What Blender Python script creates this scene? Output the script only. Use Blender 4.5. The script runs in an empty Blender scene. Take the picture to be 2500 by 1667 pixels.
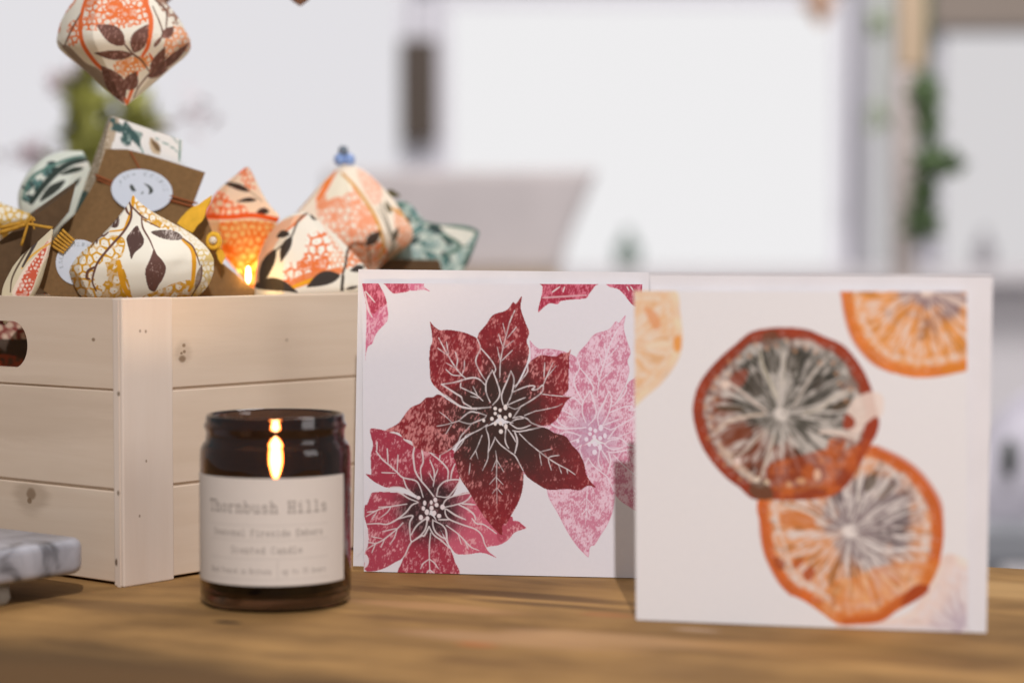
import bpy, bmesh, math, random
import numpy as np
from mathutils import Vector

random.seed(7)
rng = np.random.default_rng(7)
sc = bpy.context.scene
COL = sc.collection

# ------------------------------------------------------------------ camera, world, light, exposure
F = 5300.0                      # focal length in photo pixels (photo 2500 x 1667)
CX, CY = 1250.0, 833.5
CAMZ = 0.172
PITCH = math.atan((CY - 600.0) / F)
cam_d = bpy.data.cameras.new("camera")
cam = bpy.data.objects.new("camera", cam_d)
COL.objects.link(cam)
cam.location = (0, 0, CAMZ)
cam.rotation_euler = (math.pi / 2 - PITCH, 0, 0)
cam_d.lens = 50.0
cam_d.sensor_fit = 'HORIZONTAL'
cam_d.sensor_width = 50.0 * 2500.0 / F
cam_d.clip_start = 0.02
cam_d.clip_end = 60
cam_d.dof.use_dof = True
cam_d.dof.focus_distance = 1.135
cam_d.dof.aperture_fstop = 2.3
cam_d.dof.aperture_blades = 0
sc.camera = cam

w = bpy.data.worlds.new("World")
sc.world = w
w.use_nodes = True
w.node_tree.nodes["Background"].inputs[0].default_value = (0.97, 0.97, 1.0, 1)
w.node_tree.nodes["Background"].inputs[1].default_value = 0.27

def area(name, loc, target, size, energy, color, size_y=None):
    d = bpy.data.lights.new(name, 'AREA')
    d.energy = energy
    d.color = color
    d.size = size
    if size_y:
        d.shape = 'RECTANGLE'
        d.size_y = size_y
    o = bpy.data.objects.new(name, d)
    COL.objects.link(o)
    o.location = loc
    o.rotation_euler = (Vector(target) - Vector(loc)).to_track_quat('-Z', 'Y').to_euler()
    return o

area("key_lamp", (0.10, -0.75, 1.42), (0.0, 1.1, 0.07), 0.03, 34.5, (1.0, 0.945, 0.975))
area("room_window_light", (1.9, 0.1, 1.1), (0.0, 1.1, 0.05), 0.9, 8.5, (1.0, 0.945, 0.94))
area("background_fill", (0.5, 2.0, 2.2), (0.6, 4.5, 0.0), 1.0, 62, (1.0, 0.95, 0.95))  # added fill that brightens the back wall; no lamp is seen there

sc.view_settings.view_transform = 'Standard'
sc.view_settings.look = 'None'
sc.view_settings.exposure = 0
sc.view_settings.gamma = 1
sc.view_settings.use_curve_mapping = False
sc.render.engine = 'CYCLES'
sc.cycles.caustics_reflective = False
sc.cycles.caustics_refractive = False
sc.cycles.use_denoising = True
sc.cycles.sample_clamp_indirect = 4
sc.cycles.max_bounces = 14
sc.cycles.transmission_bounces = 14

# ------------------------------------------------------------------ geometry of the view (measuring the photo)
FWD = np.array([0, math.cos(PITCH), -math.sin(PITCH)])
UPV = np.array([0, math.sin(PITCH), math.cos(PITCH)])
CAM = np.array([0, 0, CAMZ])

def ray(px, py):
    return np.array([1., 0, 0]) * ((px - CX) / F) + FWD - UPV * ((py - CY) / F)

def P(px, py, Y):
    d = ray(px, py)
    return CAM + d * (Y / d[1])

def G(px, py, z=0.0):
    d = ray(px, py)
    return CAM + d * ((z - CAMZ) / d[2])

def hitplane(px, py, p0, n):
    d = ray(px, py)
    return CAM + d * (np.dot(np.asarray(p0) - CAM, n) / np.dot(d, n))

def project(V):
    R = np.asarray(V) - CAM
    dep = R @ FWD
    return CX + F * R[:, 0] / dep, CY - F * (R @ UPV) / dep

# ------------------------------------------------------------------ colour helpers
def lin(c):
    c = np.asarray(c, float) / 255.0
    return np.where(c <= 0.04045, c / 12.92, ((c + 0.055) / 1.055) ** 2.4)

PAPER_OBS = lin((216, 207, 208))

def A(r, g, b, top=0.80):       # colour of a print, measured against the white paper beside it
    return np.clip(lin((r, g, b)) / PAPER_OBS * top, 0.004, 0.85)

def hash01(ix, iy, seed):
    h = (ix.astype(np.int64) * 374761393 + iy.astype(np.int64) * 668265263 + seed * 1442695041) & 0xffffffff
    h = ((h ^ (h >> 13)) * 1274126177) & 0xffffffff
    h = (h ^ (h >> 16)) & 0xffffffff
    return h / 4294967295.0

def vn(x, y, seed=0):
    ix = np.floor(x); iy = np.floor(y)
    fx = x - ix; fy = y - iy
    fx = fx * fx * (3 - 2 * fx); fy = fy * fy * (3 - 2 * fy)
    a = hash01(ix, iy, seed); b = hash01(ix + 1, iy, seed)
    c = hash01(ix, iy + 1, seed); d = hash01(ix + 1, iy + 1, seed)
    return (a * (1 - fx) + b * fx) * (1 - fy) + (c * (1 - fx) + d * fx) * fy

def fbm(x, y, seed=0, o=3):
    s = 0; a = 0.5; t = 0
    for k in range(o):
        s = s + a * vn(x, y, seed + k * 17); t += a
        x = x * 2.03; y = y * 2.03; a *= 0.55
    return s / t

def ss(a, b, x):
    t = np.clip((x - a) / (b - a), 0, 1)
    return t * t * (3 - 2 * t)

def smooth(pts, n=8, closed=False):
    p = np.asarray(pts, float)
    if len(p) < 3:
        return p
    if closed:
        q = np.vstack([p[-1], p, p[0], p[1]])
    else:
        q = np.vstack([2 * p[0] - p[1], p, 2 * p[-1] - p[-2]])
    out = []
    for i in range(1, len(q) - 2):
        p0, p1, p2, p3 = q[i - 1], q[i], q[i + 1], q[i + 2]
        for t in np.linspace(0, 1, n, endpoint=False):
            out.append(0.5 * ((2 * p1) + (-p0 + p2) * t + (2 * p0 - 5 * p1 + 4 * p2 - p3) * t * t + (-p0 + 3 * p1 - 3 * p2 + p3) * t ** 3))
    if not closed:
        out.append(p[-1])
    return np.array(out)

def frm(x0, y0, s):             # points read off an enlargement of the photo
    def f(*pts):
        return [(x0 + x / s, y0 + y / s) for x, y in pts]
    return f

class Print:
    """A printed sheet: a grid of paint that later goes on a mesh as vertex colours."""
    def __init__(self, x0, y0, x1, y1, base, step=1.0):
        self.x0, self.y0, self.s = x0, y0, step
        self.W = int((x1 - x0) / step) + 1
        self.H = int((y1 - y0) / step) + 1
        self.c = np.empty((self.H, self.W, 3)); self.c[:] = base
    def box(self, pts, m=0):
        p = np.asarray(pts)
        a = max(0, int((p[:, 0].min() - m - self.x0) / self.s)); b = min(self.W, int((p[:, 0].max() + m - self.x0) / self.s) + 2)
        c = max(0, int((p[:, 1].min() - m - self.y0) / self.s)); d = min(self.H, int((p[:, 1].max() + m - self.y0) / self.s) + 2)
        if b <= a or d <= c:
            return None
        X, Y = np.meshgrid(self.x0 + np.arange(a, b) * self.s, self.y0 + np.arange(c, d) * self.s)
        return (slice(c, d), slice(a, b)), X, Y
    def blend(self, sl, col, al):
        cur = self.c[sl]
        self.c[sl] = cur + (col - cur) * np.asarray(al)[..., None]
    @staticmethod
    def inside(X, Y, p):
        m = np.zeros(X.shape, bool)
        n = len(p)
        for i in range(n):
            x1, y1 = p[i]; x2, y2 = p[(i + 1) % n]
            if y1 == y2:
                continue
            k = ((y1 > Y) != (y2 > Y))
            m ^= k & (X < (x2 - x1) * (Y - y1) / (y2 - y1) + x1)
        return m
    def poly(self, pts, col, al=1.0, sm=True):
        p = smooth(pts, 6, True) if sm else np.asarray(pts, float)
        r = self.box(p)
        if r is None:
            return
        sl, X, Y = r
        m = self.inside(X, Y, p).astype(float)
        c = col(X, Y) if callable(col) else np.asarray(col)
        a = al(X, Y) if callable(al) else al
        self.blend(sl, c, m * a)
    def line(self, pts, wd, col, al=1.0, taper=True, sm=True):
        p = smooth(pts, 6) if sm else np.asarray(pts, float)
        r = self.box(p, wd * 2 + 2)
        if r is None:
            return
        sl, X, Y = r
        best = np.full(X.shape, 1e9)
        n = len(p) - 1
        for i in range(n):
            ax, ay = p[i]; bx, by = p[i + 1]
            dx, dy = bx - ax, by - ay
            L = dx * dx + dy * dy + 1e-9
            t = np.clip(((X - ax) * dx + (Y - ay) * dy) / L, 0, 1)
            d = np.hypot(X - ax - t * dx, Y - ay - t * dy)
            if taper:
                f = (i + t) / n
                hw = wd * 0.5 * (0.55 + 0.45 * np.sin(np.pi * np.clip(f * 0.8 + 0.15, 0, 1)))
            else:
                hw = wd * 0.5
            best = np.minimum(best, d - hw)
        a = np.clip(0.5 - best / self.s, 0, 1)
        c = col(X, Y) if callable(col) else np.asarray(col)
        al = al(X, Y) if callable(al) else al
        self.blend(sl, c, a * al)
    def dot(self, x, y, rx, ry, col, al=1.0):
        r = self.box([(x - rx, y - ry), (x + rx, y + ry)], 2)
        if r is None:
            return
        sl, X, Y = r
        d = np.hypot((X - x) / rx, (Y - y) / ry)
        self.blend(sl, np.asarray(col), np.clip((1 - d) * min(rx, ry) / self.s + 0.5, 0, 1) * al)
    def leaf(self, base, tip, wd, col, speck=0.0, bend=0.0, seed=1):
        b = np.array(base, float); t = np.array(tip, float)
        d = t - b; n = np.array([-d[1], d[0]]) / (np.hypot(*d) + 1e-9)
        up = []; dn = []
        for f in np.linspace(0, 1, 9):
            h = wd * 0.5 * math.sin(math.pi * f ** 0.8) ** 0.9 if 0 < f < 1 else 0
            mid = b + d * f + n * bend * math.sin(math.pi * f)
            up.append(mid + n * h); dn.append(mid - n * h)
        pts = np.array(up + dn[-2:0:-1])
        c = np.asarray(col)
        if speck:
            hi = np.clip(c * 2.2 + 0.06, 0, 0.8)
            def cf(X, Y):
                q = ss(0.62 - speck * 0.2, 0.75, fbm(X / 3 + Y / 9, Y / 7, seed))
                return c + (hi - c) * q[..., None]
            self.poly(pts, cf)
        else:
            self.poly(pts, c)
    def hydrangea(self, pts, cell, edge, fill, th=0.26, al=1.0, seed=3, sm=True):
        """clusters of little four-petalled blossoms cut white out of one ink"""
        p = smooth(pts, 6, True) if sm else np.asarray(pts, float)
        r = self.box(p)
        if r is None:
            return
        sl, X, Y = r
        m = self.inside(X, Y, p).astype(float)
        g = np.random.default_rng(seed)
        xs = np.arange(X.min() - cell, X.max() + cell * 2, cell); ys = np.arange(Y.min() - cell, Y.max() + cell * 2, cell)
        f1 = np.full(X.shape, 1e9); f2 = f1.copy()
        for yi, yy in enumerate(ys):
            for xx in xs:
                qx = xx + (yi % 2) * cell * 0.5 + g.uniform(-.33, .33) * cell; qy = yy + g.uniform(-.33, .33) * cell
                d = np.hypot(X - qx, Y - qy)
                f2 = np.where(d < f1, f1, np.minimum(f2, d)); f1 = np.minimum(f1, d)
        e = 1 - ss(th * cell * 0.7, th * cell * 1.15, f2 - f1)
        e = np.maximum(e, (fbm(X / cell / 2.1, Y / cell / 2.1, seed + 5) > 0.64) * 1.0)
        e = np.maximum(e, (f1 < cell * 0.07) * 1.0) * (0.55 + 0.45 * ss(.3, .5, fbm(X / 9, Y / 9, seed + 11)))
        e = e[..., None]
        col = np.asarray(fill) * (1 - e) + np.asarray(edge) * e
        self.blend(sl, col, m * al)
    def sample(self, px, py):
        u = np.clip((px - self.x0) / self.s, 0, self.W - 1.001); v = np.clip((py - self.y0) / self.s, 0, self.H - 1.001)
        i = u.astype(int); j = v.astype(int)
        fu = (u - i)[:, None]; fv = (v - j)[:, None]
        c = self.c
        return (c[j, i] * (1 - fu) + c[j, i + 1] * fu) * (1 - fv) + (c[j + 1, i] * (1 - fu) + c[j + 1, i + 1] * fu) * fv

# ------------------------------------------------------------------ object helpers
def loc_of(o):
    v = Vector((0, 0, 0))
    while o is not None:
        v += o.location; o = o.parent
    return v

def tag(o, label=None, cat=None, group=None, kind=None):
    if label: o['label'] = label
    if cat: o['category'] = cat
    if group: o['group'] = group
    if kind: o['kind'] = kind
    return o

def empty(name, loc, label, cat, group=None):
    o = bpy.data.objects.new(name, None)
    o.empty_display_size = 0.02
    COL.objects.link(o)
    o.location = [float(c) for c in loc]
    return tag(o, label, cat, group)

def mesh(name, V, faces, m, parent=None, smooth_sh=False, cols=None):
    """one mesh object from world-space vertices; its origin is its own base"""
    V = np.asarray(V, float).reshape(-1, 3)
    base = np.array([(V[:, 0].min() + V[:, 0].max()) / 2, (V[:, 1].min() + V[:, 1].max()) / 2, V[:, 2].min()])
    me = bpy.data.meshes.new(name)
    if isinstance(faces, np.ndarray) and faces.ndim == 2:
        nf, k = faces.shape
        me.vertices.add(len(V)); me.vertices.foreach_set("co", (V - base).astype(np.float32).ravel())
        me.loops.add(nf * k); me.loops.foreach_set("vertex_index", faces.astype(np.int32).ravel())
        me.polygons.add(nf)
        me.polygons.foreach_set("loop_start", (np.arange(nf) * k).astype(np.int32))
        me.polygons.foreach_set("loop_total", np.full(nf, k, np.int32))
        me.update(calc_edges=True)
    else:
        me.from_pydata([tuple(v) for v in (V - base)], [], [tuple(int(i) for i in f) for f in faces])
    me.validate()
    if smooth_sh:
        me.polygons.foreach_set("use_smooth", np.ones(len(me.polygons), bool))
    if cols is not None:
        a = me.color_attributes.new("Col", 'FLOAT_COLOR', 'POINT')
        c4 = np.ones((len(V), 4), np.float32); c4[:, :3] = cols
        a.data.foreach_set("color", c4.ravel())
    me.materials.append(m)
    o = bpy.data.objects.new(name, me)
    COL.objects.link(o)
    if parent is not None:
        o.parent = parent
        o.location = Vector(base.tolist()) - loc_of(parent)
    else:
        o.location = base.tolist()
    return o

def bevel_mesh(o, width, seg=2):
    bm = bmesh.new(); bm.from_mesh(o.data)
    bmesh.ops.remove_doubles(bm, verts=bm.verts, dist=1e-6)
    bmesh.ops.recalc_face_normals(bm, faces=bm.faces)
    bmesh.ops.bevel(bm, geom=list(bm.edges), offset=width, segments=seg, profile=0.5, affect='EDGES')
    bm.to_mesh(o.data); bm.free()
    return o

def hexa(name, c8, m, parent=None, bev=0.0):
    """box from eight corners: four below, four above, same order"""
    f = [(0, 3, 2, 1), (4, 5, 6, 7), (0, 1, 5, 4), (1, 2, 6, 5), (2, 3, 7, 6), (3, 0, 4, 7)]
    o = mesh(name, c8, f, m, parent)
    if bev:
        bevel_mesh(o, bev)
    return o

def obox(name, o0, u, v, wv, m, parent=None, bev=0.0):
    o0, u, v, wv = map(np.asarray, (o0, u, v, wv))
    c = [o0, o0 + u, o0 + u + v, o0 + v]
    return hexa(name, c + [p + wv for p in c], m, parent, bev)

def aabox(name, x0, x1, y0, y1, z0, z1, m, parent=None, bev=0.0):
    return obox(name, (x0, y0, z0), (x1 - x0, 0, 0), (0, y1 - y0, 0), (0, 0, z1 - z0), m, parent, bev)

def lathe(name, prof, cx, cy, m, parent=None, n=96, cols=None, close=True, a0=0.0, a1=2 * math.pi):
    full = abs(a1 - a0 - 2 * math.pi) < 1e-6
    ang = np.linspace(a0, a1, n, endpoint=not full)
    V = []; k = len(prof)
    for r, z in prof:
        for a in ang:
            V.append((cx + r * math.sin(a), cy - r * math.cos(a), z))
    Fc = []
    for i in range(k - 1):
        for j in range(n if full else n - 1):
            j2 = (j + 1) % n
            Fc.append((i * n + j, i * n + j2, (i + 1) * n + j2, (i + 1) * n + j))
    return mesh(name, V, np.array(Fc), m, parent, True, cols)

def tube(name, pts, r, m, parent=None, n=8, sm=6):
    p = smooth(pts, sm) if sm else np.asarray(pts, float)
    V = []; Fc = []
    for i, q in enumerate(p):
        d = p[min(i + 1, len(p) - 1)] - p[max(i - 1, 0)]
        d = d / (np.linalg.norm(d) + 1e-12)
        a = np.cross(d, (0.3, 0.2, 0.93)); a /= np.linalg.norm(a) + 1e-12
        b = np.cross(d, a)
        rr = r[min(i, len(r) - 1)] if hasattr(r, '__len__') else r
        for k in range(n):
            t = 2 * math.pi * k / n
            V.append(q + rr * (a * math.cos(t) + b * math.sin(t)))
        if i:
            for k in range(n):
                k2 = (k + 1) % n
                Fc.append(((i - 1) * n + k, (i - 1) * n + k2, i * n + k2, i * n + k))
    Fc.append(tuple(range(n))[::-1]); Fc.append(tuple((len(p) - 1) * n + k for k in range(n)))
    return mesh(name, V, Fc, m, parent, True)

def slab(name, outline, depth_vec, m, parent=None, bev=0.0, cols=None):
    """an outline given its real thickness"""
    o = [np.asarray(p, float) for p in outline]; n = len(o); dv = np.asarray(depth_vec, float)
    V = o + [p + dv for p in o]
    Fc = [tuple(range(n)), tuple(range(2 * n - 1, n - 1, -1))]
    for i in range(n):
        j = (i + 1) % n
        Fc.append((j, i, n + i, n + j))
    ob = mesh(name, V, Fc, m, parent)
    bm = bmesh.new(); bm.from_mesh(ob.data); bmesh.ops.recalc_face_normals(bm, faces=bm.faces); bm.to_mesh(ob.data); bm.free()
    if bev:
        bevel_mesh(ob, bev)
    return ob

def sheet(name, TL, TR, BR, BL, th, m, parent=None, pr=None, n=420, edge=(0.78, 0.76, 0.76), bow=0.0):
    """a printed sheet: fine grid in front, back and cut edges th behind it"""
    TL, TR, BR, BL = map(np.asarray, (TL, TR, BR, BL))
    s = np.linspace(0, 1, n); U, T = np.meshgrid(s, s)
    U = U.ravel()[:, None]; T = T.ravel()[:, None]
    V = (TL * (1 - U) + TR * U) * (1 - T) + (BL * (1 - U) + BR * U) * T
    nrm = np.cross(TR - TL, BL - TL); nrm /= np.linalg.norm(nrm)
    if nrm[1] < 0: nrm = -nrm
    if bow:
        V = V - nrm * bow * np.sin(np.pi * U)
    i = np.arange(n * n).reshape(n, n)
    fr = np.stack([i[:-1, :-1], i[1:, :-1], i[1:, 1:], i[:-1, 1:]], -1).reshape(-1, 4)
    if pr is not None:
        px, py = project(V); cols = pr.sample(px, py)
    else:
        cols = np.full((n * n, 3), edge)
    ring = np.concatenate([i[0, :], i[1:, -1], i[-1, -2::-1], i[-2:0:-1, 0]])
    Vs = V[ring]; Vb = Vs + nrm * th
    k = len(ring); o = n * n
    j = np.arange(k); j2 = (j + 1) % k
    sd = np.stack([o + j, o + j2, o + k + j2, o + k + j], -1)
    back = V + nrm * th
    bk = fr[:, ::-1] + (o + 2 * k) if bow else None
    VV = [V, Vs, Vb]; FF = [fr, sd]; CC = [cols, np.full((2 * k, 3), edge)]
    if bow:
        VV.append(back); FF.append(bk); CC.append(np.full((n * n, 3), edge))
    else:
        b = o + 2 * k
        VV.append(np.array([TL, TR, BR, BL]) + nrm * th); FF.append(np.array([[b, b + 1, b + 2, b + 3]])); CC.append(np.full((4, 3), edge))
    return mesh(name, np.vstack(VV), np.vstack(FF), m, parent, False, np.vstack(CC))

# ------------------------------------------------------------------ materials
def nt(name):
    m = bpy.data.materials.new(name); m.use_nodes = True
    t = m.node_tree; b = t.nodes["Principled BSDF"]
    return m, t, b

def plain(name, col, rough=0.6, spec=0.3, metal=0.0, vary=0.0, scale=30, bump=0.0):
    m, t, b = nt(name)
    b.inputs["Roughness"].default_value = rough
    b.inputs["Specular IOR Level"].default_value = spec
    b.inputs["Metallic"].default_value = metal
    b.inputs["Base Color"].default_value = (*col, 1)
    if vary or bump:
        tc = t.nodes.new("ShaderNodeTexCoord"); n = t.nodes.new("ShaderNodeTexNoise")
        n.inputs["Scale"].default_value = scale; n.inputs["Detail"].default_value = 5
        t.links.new(tc.outputs["Object"], n.inputs["Vector"])
        if vary:
            r = t.nodes.new("ShaderNodeValToRGB")
            r.color_ramp.elements[0].position = 0.3; r.color_ramp.elements[1].position = 0.7
            r.color_ramp.elements[0].color = (*[c * (1 - vary) for c in col], 1)
            r.color_ramp.elements[1].color = (*[min(1, c * (1 + vary)) for c in col], 1)
            t.links.new(n.outputs["Fac"], r.inputs["Fac"]); t.links.new(r.outputs["Color"], b.inputs["Base Color"])
        if bump:
            bp = t.nodes.new("ShaderNodeBump"); bp.inputs["Strength"].default_value = bump; bp.inputs["Distance"].default_value = 0.002
            t.links.new(n.outputs["Fac"], bp.inputs["Height"]); t.links.new(bp.outputs["Normal"], b.inputs["Normal"])
    return m

def printed(name, rough=0.62, spec=0.25, transl=0.0, bump=0.05, scale=220):
    m, t, b = nt(name)
    a = t.nodes.new("ShaderNodeAttribute"); a.attribute_name = "Col"
    tc = t.nodes.new("ShaderNodeTexCoord"); n = t.nodes.new("ShaderNodeTexNoise")
    n.inputs["Scale"].default_value = scale; n.inputs["Detail"].default_value = 4
    t.links.new(tc.outputs["Object"], n.inputs["Vector"])
    mx = t.nodes.new("ShaderNodeMix"); mx.data_type = 'RGBA'; mx.blend_type = 'MULTIPLY'; mx.inputs[0].default_value = 0.10
    t.links.new(a.outputs["Color"], mx.inputs[6]); t.links.new(n.outputs["Color"], mx.inputs[7])
    gr = t.nodes.new("ShaderNodeMapRange"); gr.inputs[3].default_value = 0.85; gr.inputs[4].default_value = 1.15
    t.links.new(n.outputs["Fac"], gr.inputs[0])
    comb = t.nodes.new("ShaderNodeMix"); comb.data_type = 'RGBA'; comb.blend_type = 'MULTIPLY'; comb.inputs[0].default_value = 0.15
    t.links.new(a.outputs["Color"], comb.inputs[6]); t.links.new(gr.outputs[0], comb.inputs[7])
    t.links.new(comb.outputs[2], b.inputs["Base Color"])
    bp = t.nodes.new("ShaderNodeBump"); bp.inputs["Strength"].default_value = bump; bp.inputs["Distance"].default_value = 0.0006
    t.links.new(n.outputs["Fac"], bp.inputs["Height"]); t.links.new(bp.outputs["Normal"], b.inputs["Normal"])
    b.inputs["Roughness"].default_value = rough; b.inputs["Specular IOR Level"].default_value = spec
    if transl:
        tr = t.nodes.new("ShaderNodeBsdfTranslucent"); ms = t.nodes.new("ShaderNodeMixShader"); ms.inputs[0].default_value = transl
        t.links.new(comb.outputs[2], tr.inputs[0]); out = t.nodes["Material Output"]
        t.links.new(b.outputs[0], ms.inputs[1]); t.links.new(tr.outputs[0], ms.inputs[2]); t.links.new(ms.outputs[0], out.inputs[0])
    return m

def emit(name, col, strength, facing=None):
    m = bpy.data.materials.new(name); m.use_nodes = True
    t = m.node_tree; t.nodes.clear()
    e = t.nodes.new("ShaderNodeEmission"); o = t.nodes.new("ShaderNodeOutputMaterial")
    e.inputs[0].default_value = (*col, 1); e.inputs[1].default_value = strength
    if facing:
        lw = t.nodes.new("ShaderNodeLayerWeight"); lw.inputs[0].default_value = 0.5
        r = t.nodes.new("ShaderNodeValToRGB")
        r.color_ramp.elements[0].color = (*col, 1); r.color_ramp.elements[1].color = (*facing, 1)
        t.links.new(lw.outputs["Facing"], r.inputs[0]); t.links.new(r.outputs[0], e.inputs[0])
    t.links.new(e.outputs[0], o.inputs[0])
    return m

def wood(name, c_lo, c_hi, axis, stretch=22, scale=9, rough=0.6, spots=(), rings=0.5, bump=0.12, spec=0.25, blotch=0.3, bs=7):
    """grain running along axis (world XY or Z), with knots, stains or painted shade (x,y,z, rx, colour, along) in world space"""
    m, t, b = nt(name)
    N = t.nodes; L = t.links
    g = N.new("ShaderNodeNewGeometry")
    ax = np.asarray(axis, float); ax /= np.linalg.norm(ax)
    s1 = np.cross(ax, (0, 0, 1.0)) if abs(ax[2]) < 0.9 else np.array([1., 0, 0]); s1 /= np.linalg.norm(s1); s2 = np.cross(ax, s1)
    cb = N.new("ShaderNodeCombineXYZ")
    for k, (v, f) in enumerate(((ax, 1.0), (s1, stretch), (s2, stretch))):
        d = N.new("ShaderNodeVectorMath"); d.operation = 'DOT_PRODUCT'; d.inputs[1].default_value = tuple(v * f)
        L.new(g.outputs["Position"], d.inputs[0]); L.new(d.outputs["Value"], cb.inputs[k])
    wn = N.new("ShaderNodeTexNoise"); wn.inputs["Scale"].default_value = scale * 0.35; wn.inputs["Detail"].default_value = 2
    L.new(cb.outputs[0], wn.inputs["Vector"])
    n1 = N.new("ShaderNodeTexNoise"); n1.inputs["Scale"].default_value = scale; n1.inputs["Detail"].default_value = 7; n1.inputs["Roughness"].default_value = 0.62; n1.inputs["Distortion"].default_value = rings
    L.new(cb.outputs[0], n1.inputs["Vector"])
    n2 = N.new("ShaderNodeTexNoise"); n2.inputs["Scale"].default_value = bs; n2.inputs["Detail"].default_value = 3
    L.new(g.outputs["Position"], n2.inputs["Vector"])
    mixv = N.new("ShaderNodeMix"); mixv.inputs[0].default_value = blotch
    L.new(n1.outputs["Fac"], mixv.inputs[2]); L.new(n2.outputs["Fac"], mixv.inputs[3])
    r = N.new("ShaderNodeValToRGB")
    r.color_ramp.elements[0].position = 0.33; r.color_ramp.elements[1].position = 0.66
    r.color_ramp.elements[0].color = (*c_lo, 1); r.color_ramp.elements[1].color = (*c_hi, 1)
    L.new(mixv.outputs[0], r.inputs[0])
    cur = r.outputs[0]
    for (pos, rad, col, along, strength) in spots:
        sub = N.new("ShaderNodeVectorMath"); sub.operation = 'SUBTRACT'; sub.inputs[1].default_value = tuple(float(c) for c in pos)
        L.new(g.outputs["Position"], sub.inputs[0])
        cc = N.new("ShaderNodeCombineXYZ")
        for k, (v, f) in enumerate(((ax, 1.0 / along), (s1, 1.0), (s2, 1.0))):
            d = N.new("ShaderNodeVectorMath"); d.operation = 'DOT_PRODUCT'; d.inputs[1].default_value = tuple(v * f / rad)
            L.new(sub.outputs[0], d.inputs[0]); L.new(d.outputs["Value"], cc.inputs[k])
        ln = N.new("ShaderNodeVectorMath"); ln.operation = 'LENGTH'; L.new(cc.outputs[0], ln.inputs[0])
        ad = N.new("ShaderNodeMath"); ad.operation = 'ADD'; L.new(ln.outputs["Value"], ad.inputs[0])
        nm = N.new("ShaderNodeMath"); nm.operation = 'MULTIPLY_ADD'; nm.inputs[1].default_value = 1.2; nm.inputs[2].default_value = -0.6
        L.new(n1.outputs["Fac"], nm.inputs[0]); L.new(nm.outputs[0], ad.inputs[1])
        mr = N.new("ShaderNodeMapRange"); mr.interpolation_type = 'SMOOTHSTEP'
        mr.inputs[1].default_value = 0.5; mr.inputs[2].default_value = 1.2; mr.inputs[3].default_value = strength; mr.inputs[4].default_value = 0.0
        L.new(ad.outputs[0], mr.inputs[0])
        mx = N.new("ShaderNodeMix"); mx.data_type = 'RGBA'; mx.inputs[7].default_value = (*col, 1)
        L.new(mr.outputs[0], mx.inputs[0]); L.new(cur, mx.inputs[6]); cur = mx.outputs[2]
    L.new(cur, b.inputs["Base Color"])
    bp = N.new("ShaderNodeBump"); bp.inputs["Strength"].default_value = bump; bp.inputs["Distance"].default_value = 0.001
    L.new(n1.outputs["Fac"], bp.inputs["Height"]); L.new(bp.outputs["Normal"], b.inputs["Normal"])
    b.inputs["Roughness"].default_value = rough; b.inputs["Specular IOR Level"].default_value = spec
    return m

M_print = printed("printed_card", bump=0.01, scale=500)
M_orn = printed("printed_paper", rough=0.7, spec=0.2, transl=0.0)
M_orn_lit = printed("printed_paper_thin", rough=0.7, spec=0.2, transl=0.45)
M_white = plain("white_paper", (0.80, 0.785, 0.79), 0.7, 0.2, vary=0.03, scale=60)
M_kraft = plain("kraft_card", (0.215, 0.125, 0.052), 0.8, 0.15, vary=0.10, scale=420, bump=0.1)
M_kraft2 = plain("kraft_card_dark", (0.12, 0.072, 0.036), 0.8, 0.15, vary=0.1, scale=240, bump=0.1)
M_raffia = plain("yellow_raffia", (0.52, 0.27, 0.03), 0.6, 0.25, vary=0.25, scale=300)
M_yellow = plain("yellow_felt", (0.78, 0.45, 0.045), 0.85, 0.1, vary=0.12, scale=200)
M_thread = plain("rust_thread", (0.30, 0.09, 0.03), 0.7, 0.2)
M_lace = plain("grey_cord", (0.55, 0.52, 0.48), 0.7, 0.2)

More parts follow.
